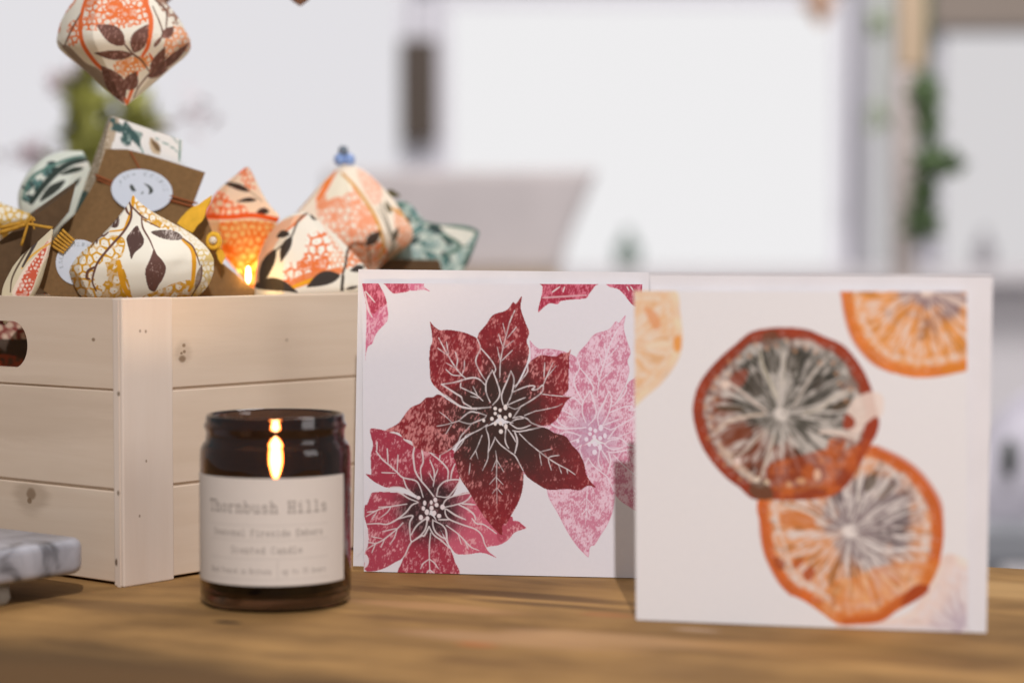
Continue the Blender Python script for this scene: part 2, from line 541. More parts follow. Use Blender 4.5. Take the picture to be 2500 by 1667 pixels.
# ================================================================== LARGE STRUCTURE
# ---- table
QE = G(2420, 1382)
GD = np.array([-0.913, 0.407, 0.0]); GD /= np.linalg.norm(GD)      # far edge and grain direction
e1 = QE - GD * 1.3; e2 = QE + GD * 1.9
spots = [
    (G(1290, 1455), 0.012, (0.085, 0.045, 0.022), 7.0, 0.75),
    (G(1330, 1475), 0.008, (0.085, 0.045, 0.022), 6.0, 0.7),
    (G(556, 1518), 0.0042, (0.03, 0.018, 0.014), 2.0, 0.95),
    (G(1165, 1572), 0.006, (0.50, 0.14, 0.04), 2.0, 0.6),
    (G(1480, 1500), 0.006, (0.45, 0.17, 0.07), 2.5, 0.45),
    (G(1700, 1537), 0.004, (0.62, 0.45, 0.33), 3.0, 0.5),
    (G(1000, 1510), 0.009, (0.13, 0.065, 0.03), 4.0, 0.45),
    (G(1180, 1615), 0.008, (0.14, 0.07, 0.03), 3.0, 0.5),
    (G(930, 1440), 0.010, (0.14, 0.07, 0.03), 5.0, 0.5),
    (G(1900, 1600), 0.010, (0.17, 0.085, 0.03), 5.0, 0.5),
    (G(300, 1480), 0.014, (0.12, 0.065, 0.03), 5.0, 0.5),
    (G(1500, 1560), 0.014, (0.60, 0.36, 0.18), 4.0, 0.6), (G(1250, 1560), 0.016, (0.56, 0.33, 0.17), 4.0, 0.55), (G(1950, 1590), 0.018, (0.62, 0.35, 0.13), 3.5, 0.55), (G(2460, 1440), 0.03, (0.58, 0.36, 0.15), 4.0, 0.6), (G(1050, 1480), 0.012, (0.55, 0.30, 0.14), 4.0, 0.5), (G(2250, 1640), 0.012, (0.58, 0.33, 0.12), 4.0, 0.5), (G(1650, 1640), 0.006, (0.20, 0.11, 0.045), 2.5, 0.5), (G(2050, 1560), 0.005, (0.22, 0.12, 0.045), 3, 0.45), (G(1350, 1610), 0.004, (0.20, 0.11, 0.045), 2.5, 0.5), (G(700, 1600), 0.005, (0.16, 0.09, 0.04), 3, 0.5),
    (G(60, 1640), 0.075, (0.095, 0.055, 0.024), 2.6, 0.92), (G(500, 1700), 0.05, (0.17, 0.09, 0.034), 3.0, 0.45),  # shade over the lower left, painted into the wood colour
    (G(2200, 1610), 0.012, (0.19, 0.095, 0.035), 5.0, 0.5),
]
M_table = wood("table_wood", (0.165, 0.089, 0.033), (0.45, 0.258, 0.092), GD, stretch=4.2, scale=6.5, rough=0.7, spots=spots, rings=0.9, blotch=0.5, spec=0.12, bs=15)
table = empty("wooden_table", (0, 0.7, 0), "brown wooden table with streaky grain, dark knots and an orange stain in the foreground", "table")
pts = [np.array([e1[0], -0.25, 0]), e1, e2, np.array([e2[0], -0.25, 0])]
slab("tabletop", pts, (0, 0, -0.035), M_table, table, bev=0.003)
for lx, ly in ((1.1, 0.0), (-1.3, 0.0), (-1.3, 1.5), (0.9, 0.75)):
    aabox("leg", lx - .03, lx + .03, ly - .03, ly + .03, -0.75, -0.0355, M_table, table)

# ---- room behind
M_wall = plain("grey_wall_paint", (0.78, 0.745, 0.75), 0.8, 0.15, vary=0.03, scale=3)
M_floor = plain("grey_floor", (0.36, 0.36, 0.37), 0.6, 0.2, vary=0.06, scale=2)
M_frame = plain("window_frame_paint", (0.80, 0.79, 0.84), 0.5, 0.3)
M_dark = plain("dark_brown_timber", (0.10, 0.078, 0.062), 0.6, 0.2)
WY = 4.5
def wx(px, Y=WY): return float(P(px, 600, Y)[0])
def wz(py, Y=WY): return float(P(1250, py, Y)[2])
fl = mesh("floor", [(-6, -3, -.75), (6, -3, -.75), (6, 8, -.75), (-6, 8, -.75)], [(0, 1, 2, 3)], M_floor); tag(fl, kind="structure")
zs = wz(652)
wl = aabox("wall", -3.0, 3.0, WY, WY + .25, -.75, zs - .032, M_wall); tag(wl, "pale grey wall below the bright windows", "wall", kind="structure")
sl = aabox("window_sill", -3.0, 3.0, WY - .14, WY + .25, zs - .03, zs, M_wall, bev=.004); tag(sl, "pale grey ledge running along the foot of the bright windows", "window sill")

def window(px0, px1, py0, py1, strength, label, col=(1, .99, 1.0), fr=26, fm=None):
    x0, x1, z0, z1 = wx(px0), wx(px1), max(zs + .001, wz(py1)), wz(py0)
    fw = fr * WY / F
    e = empty("window", ((x0 + x1) / 2, WY + .04, z0), label, "window")
    fm = fm or M_frame
    aabox("frame_post", x0 - fw, x0, WY, WY + .08, z0, z1, fm, e)
    aabox("frame_post", x1, x1 + fw, WY, WY + .08, z0, z1, fm, e)
    aabox("frame_rail", x0 - fw, x1 + fw, WY, WY + .08, z1 + .001, z1 + fw, fm, e)
    aabox("pane", x0, x1, WY + .03, WY + .036, z0, z1, emit("daylit_pane", col, strength), e)
    return e
M_wallb = plain("grey_frame_paint", (0.50, 0.49, 0.53), 0.8, 0.1)  # bluish grey coat of the right-hand window frames
window(-420, 975, -560, 652, 0.78, "bright window on the left behind the paper ornaments", (0.985, 0.965, 1.0), fr=30)
window(1100, 2038, 14, 652, 0.86, "brightest window in the middle, above the flower card", (1, .99, 1.0), fr=34)
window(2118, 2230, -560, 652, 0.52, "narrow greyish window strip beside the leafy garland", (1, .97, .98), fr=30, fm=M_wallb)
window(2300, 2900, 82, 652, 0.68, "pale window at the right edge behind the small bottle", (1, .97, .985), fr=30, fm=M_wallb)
# walling between and above
pi = aabox("wall_pier", wx(1012), wx(1060), WY + .003, WY + .2, zs + .001, wz(-10), M_frame); tag(pi, "narrow pale pier between the left and middle windows", "wall")
hd = aabox("beam", wx(1004), wx(2066), WY + .002, WY + .2, wz(-12), wz(-560), plain("beam_paint", (.24, .24, .28), .7, .2)); tag(hd, "dark bluish grey beam over the middle window", "beam")  # beam has its own dark bluish grey paint
hb = aabox("beam", wx(2262), wx(2960), WY - .05, WY + .2, wz(72), wz(-560), plain("tan_beam", (.30, .25, .21), .7, .2)); tag(hb, "taupe beam over the pale right window", "beam")

# dark upright between the windows
db = aabox("timber_post", wx(978, 4.44), wx(1068, 4.44), 4.44, 4.497, wz(342, 4.44), wz(95, 4.44), M_dark, bev=.004)
tag(db, "short dark brown upright panel between the two big windows", "panel")
# its bracket to the pier
# seat back with slanted end
M_seat = plain("mauve_grey_fabric", (0.53, 0.487, 0.478), 0.9, 0.1, vary=0.06, scale=14)
YB = 3.1
seat = empty("bench", P(1100, 655, YB), "mauve grey bench back with a slanted right end below the middle window", "bench")
slab("backrest", [P(790, 664, YB), P(790, 416, YB), P(1462, 412, YB), P(1392, 575, YB), P(1370, 664, YB)], (0, .09, 0), M_seat, seat, bev=.01)
slab("lower_rail", [P(790, 700, YB - .02), P(790, 668, YB - .02), P(1368, 668, YB - .02), P(1360, 700, YB - .02)], (0, .1, 0), plain("tan_rail", (.45, .33, .20), .6), seat)
for px in (820, 1330):
    a = P(px, 700, YB)
    aabox("leg", a[0] - .02, a[0] + .02, YB, YB + .05, -.75, a[2] - .002, M_seat, seat)
aabox("cushion", P(790, 600, YB)[0], P(1360, 600, YB)[0], YB - .35, YB - .03, -.33, -.22, M_seat, seat, bev=.02)

# bottles on the sill
def bottle(px, pyt, pyb, wpx, col, label):
    Y = WY - .08
    c = P(px, pyb, Y); h = wz(pyt, Y) - zs; r = wpx * Y / F / 2
    m = plain("bottle_glass", col, 0.25, 0.5)
    o = lathe("bottle", [(0, zs + .001), (r * .95, zs + .001), (r, zs + .01), (r, zs + h * .55), (r * .4, zs + h * .75), (r * .36, zs + h), (0, zs + h)], c[0], Y, m, n=24)
    tag(o, label, "bottle")
bottle(1532, 560, 650, 62, (.20, .26, .22), "small blurred green bottle on the ledge above the flower card")
bottle(2402, 560, 650, 50, (.33, .31, .33), "small blurred grey bottle on the ledge at the far right")

# ================================================================== CRATE
C0 = G(303, 1434); C0[2] = 0
U = np.array([0.625, 0.78, 0.0]); U /= np.linalg.norm(U)
Wd = np.array([-0.75, 0.66, 0.0]); Wd -= U * np.dot(U, Wd); Wd /= np.linalg.norm(Wd)
ztop = float(P(303, 728, C0[1])[2])
LU, LW, TH = 0.30, 0.25, 0.0085
crate = empty("wooden_crate", C0 + (U * LU + Wd * LW) / 2, "pale wooden crate full of patterned paper ornaments, planks with a cut-out handle", "crate")
PINE_LO, PINE_HI = (0.69, 0.55, 0.405), (0.76, 0.625, 0.48)
kn = lambda px, py, p0, n, r, st=.9, al=1.3: (hitplane(px, py, p0, n), r, (0.19, 0.11, 0.05), al, st * .85)
nL = -U; nR = -Wd
pL = C0 + U * .0025; pR = C0 + Wd * .002
M_pl = wood("pine_left", PINE_LO, PINE_HI, Wd, 14, 8, 0.65, [kn(228, 829, pL, nL, .0011), kn(76, 1206, pL, nL, .0032, .8, 1.1), kn(76, 1215, pL, nL, .009, .35, 1.6), kn(72, 1222, pL, nL, .0016), kn(30, 1000, pL, nL, .02, .15, 5)], blotch=.4)
M_pr = wood("pine_right", PINE_LO, PINE_HI, U, 14, 8, 0.65, [kn(445, 876, pR, nR, .0022), kn(449, 843, pR, nR, .0012), kn(450, 858, pR, nR, .0010), kn(443, 862, pR, nR, .0008), kn(447, 860, pR, nR, .007, .25, 1), kn(700, 830, pR, nR, .0011, .35)], blotch=.4)
M_post = wood("pine_post", (0.72, 0.60, 0.485), (0.77, 0.66, 0.55), (0, 0, 1), 14, 8, 0.65, [kn(342, 808, C0, nR, .0008), kn(356, 809, C0, nR, .0008), kn(341, 1259, C0, nR, .0007), kn(357, 1125, C0, nR, .0007), (hitplane(290, 961, C0, nL), .0011, (.15, .1, .05), 1.5, .8), (hitplane(290, 1203, C0, nL), .0011, (.15, .1, .05), 1.5, .8), (hitplane(284, 1372, C0, nL), .0014, (.13, .08, .04), 1.6, .9)], blotch=.35)
z = np.array([0, 0, 1.0])
PW = 0.034
gap = 0.0012
zl = [0.0015, float(hitplane(140, 1182, pL, nL)[2]), float(hitplane(140, 943, pL, nL)[2]), ztop - 0.0004]
# left end: three planks, the top one with a handle hole
def plank(name, o0, along, thick, z0, z1, m):
    return obox(name, np.asarray(o0) + z * z0, along, thick, z * (z1 - z0), m, crate, bev=.0007)
S0 = C0 + U * .0025 + Wd * .0078
plank("plank", S0, Wd * (LW - .0156), U * TH, zl[0], zl[1] - gap / 2, M_pl)
plank("plank", S0, Wd * (LW - .0156), U * TH, zl[1] + gap / 2, zl[2] - gap / 2, M_pl)
hr = hitplane(67, 842, pL, nL)
s_r = float(np.dot(hr - S0, Wd)); z_hi = float(hitplane(40, 784, pL, nL)[2]); z_lo = float(hitplane(40, 899, pL, nL)[2])
Lp = LW - .0156
def handle_plank():
    cz = (z_hi + z_lo) / 2; hh = (z_hi - z_lo) / 2
    sL = Lp - s_r
    hole = []
    for k in range(25):
        a = -math.pi / 2 + math.pi * k / 24
        hole.append((sL - hh + hh * math.cos(a), cz + hh * math.sin(a)))
    for k in range(25):
        a = math.pi / 2 + math.pi * k / 24
        hole.append((s_r + hh + hh * math.cos(a), cz + hh * math.sin(a)))
    z0, z1 = zl[2] + gap / 2, zl[3]
    outer = []
    for (s, q) in hole:                      # matching ring on the plank outline
        cs, cq = Lp / 2, cz
        ds, dq = s - cs, q - cq
        f = min((Lp / 2) / abs(ds) if ds else 9e9, ((z1 - cz) if dq > 0 else (cz - z0)) / abs(dq) if dq else 9e9)
        outer.append((cs + ds * f, cq + dq * f))
    n = len(hole); V = []; Fc = []
    for d in (0, TH):
        for ring in (hole, outer):
            for (s, q) in ring:
                V.append(S0 + Wd * s + U * d + z * q)
    for i in range(n):
        j = (i + 1) % n
        Fc += [(i, j, n + j, n + i), (2 * n + i, 3 * n + i, 3 * n + j, 2 * n + j), (i, 2 * n + i, 2 * n + j, j), (n + i, n + j, 3 * n + j, 3 * n + i)]
    # corners of the plank the ring misses
    cor = [(0, z0), (Lp, z0), (Lp, z1), (0, z1)]
    for (s, q) in cor:
        dist = [(np.hypot(a - s, b - q), k) for k, (a, b) in enumerate(outer)]
        on_s = min((d, k) for d, k in dist if abs(outer[k][0] - s) < 1e-9) if any(abs(o[0] - s) < 1e-9 for o in outer) else min(dist)
        on_q = min((d, k) for d, k in dist if abs(outer[k][1] - q) < 1e-9)
        b0 = len(V)
        V.append(S0 + Wd * s + z * q); V.append(S0 + Wd * s + U * TH + z * q)
        a, b = on_s[1], on_q[1]
        Fc += [(n + a, b0, n + b), (3 * n + a, 3 * n + b, b0 + 1), (n + a, 3 * n + a, b0 + 1, b0), (n + b, b0, b0 + 1, 3 * n + b)]
    o = mesh("plank", V, Fc, M_pl, crate)
    bm = bmesh.new(); bm.from_mesh(o.data); bmesh.ops.recalc_face_normals(bm, faces=bm.faces); bm.to_mesh(o.data); bm.free()
handle_plank()
# right long side
R0 = C0 + Wd * .002 + U * PW
zr = [0.0015, float(hitplane(420, 1184, pR, nR)[2]), float(hitplane(420, 950, pR, nR)[2]), ztop - 0.0004]
for i in range(3):
    plank("plank", R0, U * (LU - 2 * PW), Wd * TH, zr[i] + (gap / 2 if i else 0), zr[i + 1] - (gap / 2 if i < 2 else 0), M_pr)
obox("backing_board", R0 + Wd * (TH + .0002) + z * .003, U * (LU - 2 * PW), Wd * .0015, z * (ztop - .012), M_pr, crate)
obox("backing_board", S0 + U * (TH + .0002) + z * .003, Wd * (LW - .0156), U * .0015, z * (zl[2] + .005), M_pl, crate)
for zz_ in zr[1:3]:
    obox("groove_tongue", R0 + Wd * .0014 + U * .0002 + z * (zz_ - gap / 2 + .0001), U * (LU - 2 * PW - .0004), Wd * .003, z * (gap - .0002), M_pr, crate)
for zz_ in zl[1:3]:
    obox("groove_tongue", S0 + U * .0014 + Wd * .0002 + z * (zz_ - gap / 2 + .0001), Wd * (LW - .016), U * .003, z * (gap - .0002), M_pl, crate)
# corner posts (near corner is the one in view)
def post(o0):
    return obox("corner_post", o0, U * PW, Wd * .0075, z * ztop, M_post, crate, bev=.0008)
post(C0); post(C0 + U * (LU - PW))
# layered moulding line along the near post's edge
obox("corner_strip", C0 - U * .0004 + Wd * .0024, U * .0004, Wd * .0022, z * (ztop - .001), M_post, crate)
# far sides and bottom
B0 = C0 + Wd * (LW - .0075)
for i in range(3):
    plank("plank", B0 + U * PW, U * (LU - 2 * PW), Wd * TH * .8, zr[i] + (gap / 2 if i else 0), zr[i + 1] - (gap / 2 if i < 2 else 0), M_pr)
post(B0); post(B0 + U * (LU - PW))
S1 = C0 + U * (LU - .0025 - TH) + Wd * .0078
for i in range(3):
    plank("plank", S1, Wd * Lp, U * TH, zl[i] + (gap / 2 if i else 0), zl[i + 1] - (gap / 2 if i < 2 else 0), M_pl)
obox("base_board", C0 + U * .0125 + Wd * .0125 + z * .004, U * (LU - .025), Wd * (LW - .025), z * .006, M_pr, crate)

# ================================================================== CARDS
# ---- poinsettia print
pp = Print(870, 680, 1600, 1420, A(214, 203, 207), 1.0)
WHT = A(213, 196, 196)
r1 = frm(1000, 700, 7.84); r2 = frm(1000, 880, 7.84); r3 = frm(1200, 700, 6.533); r4 = frm(1200, 900, 6.533)
r5 = frm(860, 1000, 6.533); r6 = frm(860, 1170, 6.533); r7 = frm(1080, 1060, 4.9); r8 = frm(860, 640, 4.9)
CEN = (1216, 1018)
petals = [
    ("P1", [(1274, 723), (1260, 741), (1252, 738), (1237, 757), (1204, 769), (1186, 793), (1170, 812), (1166, 827), (1173, 850), (1166, 880), (1190, 950), (1216, 1010), (1250, 960), (1278, 905), (1286, 886), (1292, 855), (1286, 833), (1292, 812), (1284, 790), (1275, 766), (1271, 747)]),
    ("P2", [(1050, 786), (1060, 797), (1075, 806), (1094, 805), (1127, 810), (1150, 818), (1167, 829), (1173, 850), (1180, 900), (1216, 1012), (1150, 996), (1110, 984), (1072, 953), (1053, 931), (1049, 900), (1048, 872), (1050, 848), (1055, 835), (1054, 812)]),
    ("P3", [(1073, 963), (1057, 969), (1040, 971), (1026, 984), (1000, 997), (976, 1029), (961, 1040), (942, 1051), (973, 1056), (985, 1070), (1005, 1077), (1013, 1092), (1050, 1104), (1076, 1110), (1105, 1095), (1130, 1070), (1216, 1020), (1150, 998), (1110, 986)]),
    ("P4", [(1394, 852), (1386, 861), (1370, 862), (1355, 870), (1322, 867), (1300, 878), (1288, 892), (1270, 930), (1216, 1015), (1300, 1000), (1380, 960), (1388, 930), (1389, 900), (1390, 872)]),
    ("P5", [(1407, 961), (1390, 969), (1340, 960), (1250, 990), (1225, 1020), (1290, 1040), (1335, 1038), (1349, 1032), (1363, 1018), (1374, 995), (1386, 976)]),
    ("P6", [(1230, 1035), (1300, 1040), (1334, 1045), (1353, 1056), (1381, 1065), (1396, 1085), (1413, 1104), (1426, 1130), (1431, 1156), (1441, 1174), (1455, 1190), (1436, 1185), (1415, 1196), (1386, 1193), (1362, 1195), (1335, 1194), (1313, 1182), (1290, 1166), (1277, 1148), (1250, 1095)]),
    ("P7", [(1225, 1306), (1226, 1286), (1231, 1278), (1238, 1276), (1250, 1254), (1265, 1227), (1275, 1197), (1278, 1168), (1277, 1150), (1258, 1110), (1228, 1040), (1190, 1040), (1130, 1075), (1108, 1111), (1113, 1128), (1121, 1162), (1145, 1200), (1164, 1233), (1183, 1262), (1203, 1286)]),
]
W5 = 4.3
mlines = [
    (r2((1585, 185), (1475, 390), (1460, 560), (1490, 680), (1545, 800)), W5), (r2((1585, 185), (1670, 400), (1725, 590), (1700, 720), (1590, 850)), W5),
    (r2((1940, 200), (1870, 380), (1785, 580), (1760, 700), (1790, 850)), W5), (r2((1940, 200), (1995, 330), (1990, 480), (1940, 680), (1860, 850)), W5),
    (r2((610, 455), (870, 415), (1100, 345), (1250, 330), (1350, 370), (1450, 470)), 5), (r2((610, 455), (760, 550), (900, 640), (990, 700), (1030, 800), (1180, 890)), 5),
    (r2((560, 600), (700, 680), (830, 780), (980, 880), (1170, 915), (1350, 910), (1555, 890)), 6),
    ([(1166, 828), (1173, 850), (1163, 872), (1162, 885), (1168, 900), (1178, 918), (1188, 931)], W5),
    ([(1174, 850), (1192, 870), (1203, 885), (1210, 900), (1206, 912)], W5),
    ([(1257, 758), (1245, 785), (1236, 818), (1229, 845), (1222, 880), (1220, 922)], 4),
    ([(1228, 790), (1234, 816)], 3), ([(1217, 815), (1227, 845)], 3), ([(1214, 847), (1221, 880)], 3), ([(1261, 798), (1238, 826)], 3), ([(1254, 831), (1230, 850)], 3), ([(1251, 855), (1222, 883)], 3),
    ([(1071, 825), (1093, 866), (1113, 898), (1128, 916), (1136, 922)], 4.2),
    ([(1090, 834), (1095, 865)], 3), ([(1069, 850), (1092, 867)], 3.4), ([(1112, 860), (1117, 878), (1114, 897)], 4), ([(1134, 880), (1133, 900), (1128, 914)], 3), ([(1090, 886), (1110, 898)], 3), ([(1089, 902), (1105, 915), (1127, 917)], 3.4),
    ([(1124, 945), (1145, 955), (1163, 964), (1179, 978)], 4), ([(1155, 943), (1165, 963)], 3.2), ([(1149, 967), (1168, 971)], 3.4), ([(1125, 935), (1124, 946)], 4),
    ([(1187, 1014), (1170, 1008), (1150, 1005), (1137, 1012), (1120, 1027)], 4), ([(1120, 1027), (1135, 1032), (1150, 1034), (1165, 1028), (1182, 1021), (1188, 1013)], 4),
    ([(1120, 1027), (1104, 1032), (1085, 1037), (1066, 1040)], 2.6), ([(1104, 1032), (1090, 1018), (1074, 1006)], 2.4), ([(1102, 1036), (1088, 1060)], 2.4),
    ([(1190, 1036), (1172, 1048), (1155, 1056), (1138, 1063), (1130, 1078), (1120, 1092), (1108, 1105)], 3.4), ([(1150, 1036), (1138, 1050), (1125, 1065), (1118, 1080), (1098, 1097), (1076, 1110)], 3.4),
    ([(1190, 1036), (1187, 1047), (1192, 1062), (1194, 1080), (1192, 1104), (1190, 1122), (1178, 1148)], 3.6),
    ([(1209, 1067), (1203, 1082), (1192, 1104)], 3.2), ([(1208, 1067), (1222, 1085), (1245, 1103), (1258, 1113), (1270, 1135), (1277, 1148)], 3.8),
    ([(1177, 1062), (1163, 1096), (1148, 1120)], 2.8), ([(1161, 1098), (1167, 1120)], 2), ([(1148, 1130), (1145, 1158)], 2.4),
    ([(1210, 1100), (1213, 1125), (1212, 1160), (1213, 1195), (1213, 1228)], 2.6), ([(1213, 1120), (1200, 1150)], 2), ([(1213, 1122), (1230, 1152)], 2), ([(1212, 1162), (1195, 1182)], 2), ([(1212, 1165), (1228, 1182)], 2), ([(1213, 1190), (1202, 1204)], 2.6), ([(1213, 1190), (1226, 1206)], 2),
    ([(1252, 957), (1280, 945), (1298, 941), (1306, 944), (1299, 951), (1312, 950), (1325, 940), (1325, 952), (1319, 961), (1300, 975), (1275, 990), (1258, 998), (1241, 992)], W5),
    ([(1240, 988), (1265, 977), (1283, 970)], 3.6), ([(1270, 995), (1252, 1021)], 4), ([(1280, 1014), (1310, 1002)], 2.8), ([(1310, 1003), (1335, 998), (1360, 992), (1373, 985)], 2.6), ([(1325, 962), (1360, 966), (1392, 968)], 3),
    ([(1330, 885), (1328, 920)], 3.4), ([(1350, 885), (1338, 912), (1326, 940)], 3.2), ([(1358, 893), (1330, 926)], 2.4),
    ([(1288, 892), (1287, 908), (1270, 930), (1256, 943)], 4),
    ([(1252, 1020), (1270, 1017), (1287, 1022), (1298, 1032), (1320, 1040), (1342, 1044)], 4), ([(1245, 1034), (1258, 1024), (1278, 1021)], 4), ([(1245, 1034), (1262, 1045), (1278, 1044), (1296, 1037)], 4), ([(1252, 1051), (1268, 1053), (1300, 1047), (1322, 1042)], 4),
    ([(1235, 1046), (1233, 1070), (1236, 1084), (1242, 1094)], 4), ([(1240, 1048), (1252, 1065), (1259, 1078)], 4), ([(1257, 1055), (1262, 1070), (1262, 1085), (1257, 1106)], 5),
    ([(1268, 1058), (1290, 1080), (1318, 1103), (1338, 1118), (1362, 1133), (1385, 1145), (1404, 1158)], 3.6), ([(1318, 1103), (1345, 1096)], 2.6), ([(1317, 1105), (1322, 1135)], 2.8), ([(1365, 1111), (1345, 1114), (1339, 1122), (1346, 1147)], 3.2), ([(1363, 1133), (1371, 1155)], 3), ([(1384, 1145), (1386, 1156)], 2.6),
]
mdots = [(1209, 997, 5, 5), (1221, 1001, 4.6, 5), (1209, 1009, 4.6, 4.6), (1220, 1017, 4.6, 6), (1234, 1019, 5, 5.5), (1245, 1013, 4.5, 6.5), (1201, 1022, 5, 5.5), (1209, 1034, 4.5, 5.5), (1222, 1033, 5, 6), (1223, 1053, 5.8, 6.5), (1234, 994, 5.5, 8), (1181, 1026, 4, 5), (1235, 1041, 5, 8)]
DARKC, CRIM, PALE = A(58, 37, 33), A(126, 31, 38), A(206, 130, 128)

def streak(X, Y, seed, sx=5.0, sy=13.0):
    a = 0.30
    u = X * math.cos(a) + Y * math.sin(a); v = -X * math.sin(a) + Y * math.cos(a)
    return 0.62 * fbm(u / (sx * .62), v / (sy * .62), seed, 3) + 0.38 * fbm(X / 15, Y / 15, seed + 9, 2)

# third flower first (the pale second pull of the same block, shifted and slightly turned)
def tf(pts):
    out = []
    for x, y in pts:
        dx, dy = x - CEN[0], y - CEN[1]
        out.append((CEN[0] + 231 + dx * 1.02 - dy * 0.07, CEN[1] + 50 + dy * 1.01 + dx * 0.01))
    return out
PINK, PINK2, LIL = A(191, 106, 131), A(220, 180, 193), A(178, 132, 158)
def pink_col(X, Y):
    n = streak(X, Y, 31, 3.0, 7.0)
    k = ss(0.38, 0.60, n)[..., None]
    cx, cy = tf([CEN])[0]
    lil = (1 - ss(20, 95, np.hypot(X - cx, Y - cy)))[..., None] * 0.7
    c = PINK * (1 - k) + PINK2 * k
    return c + (LIL - c) * lil
for nm, p in petals:
    pp.poly(tf(p), pink_col, 0.93)
    pp.line(tf(p) + tf(p[:1]), 2.0, A(196, 96, 130), 0.45, taper=False)
LP = A(220, 200, 208)
for p, wdt in mlines:
    pp.line(tf(p), wdt * .85, LP, 0.85)
for x, y, a, b in mdots:
    q = tf([(x, y)])[0]; pp.dot(q[0], q[1], a, b, A(220, 202, 212))

# second flower, lower left
C2 = (1050, 1244)
def red2(pinkness):
    def f(X, Y):
        d = np.hypot(X - C2[0], (Y - C2[1]) * 1.05) + 30 * (fbm(X / 26, Y / 26, 5) - .5)
        t = ss(48, 115, d)[..., None]
        out = A(150, 42, 58) * (1 - pinkness) + A(196, 92, 112) * pinkness
        c = A(60, 36, 38) * (1 - t) + out * t
        h = (ss(0.53, 0.70, streak(X, Y, 44, 4.0, 10.0)) * (0.25 + 0.75 * ss(60, 130, d)))[..., None]
        return c + (A(216, 150, 156) - c) * h * 0.85
    return f
pet2 = [
    (r5((300, 300), (545, 335), (640, 360), (820, 450), (980, 550), (1250, 690), (1420, 715), (1620, 650), (1710, 1100), (1500, 1500), (1240, 1600), (900, 1280), (560, 1240), (460, 1205), (340, 1140), (215, 1025), (300, 1030), (300, 930), (295, 730), (330, 560), (300, 430)), .12),
    (r6((340, 205), (290, 260), (240, 390), (200, 420), (195, 600), (240, 760), (260, 960), (230, 1080), (200, 1200), (200, 1440), (350, 1460), (520, 1410), (700, 1310), (800, 1250), (900, 1060), (935, 990), (1240, 500), (900, 250), (560, 200)), .25),
    (r6((800, 1290), (785, 1560), (1660, 1560), (1630, 1290), (1575, 1130), (1500, 1000), (1240, 560), (935, 1000)), .10),
    (r6((1300, 520), (1590, 1110), (1760, 1195), (2000, 1170), (2130, 1180), (2300, 1245), (2190, 1160), (2150, 1080), (2352, 1040), (2500, 950), (2620, 800), (2770, 780), (2680, 690), (2620, 660), (2352, 640), (2100, 440), (1900, 200), (1500, 320)), .85),
]
for p, k in pet2:
    pp.poly(p, red2(k))
pp.poly(r7((825, 980), (855, 1045), (920, 1045), (950, 1080), (1000, 1120), (890, 1160), (800, 1220), (700, 1290), (650, 1200), (720, 1080)), red2(.45))
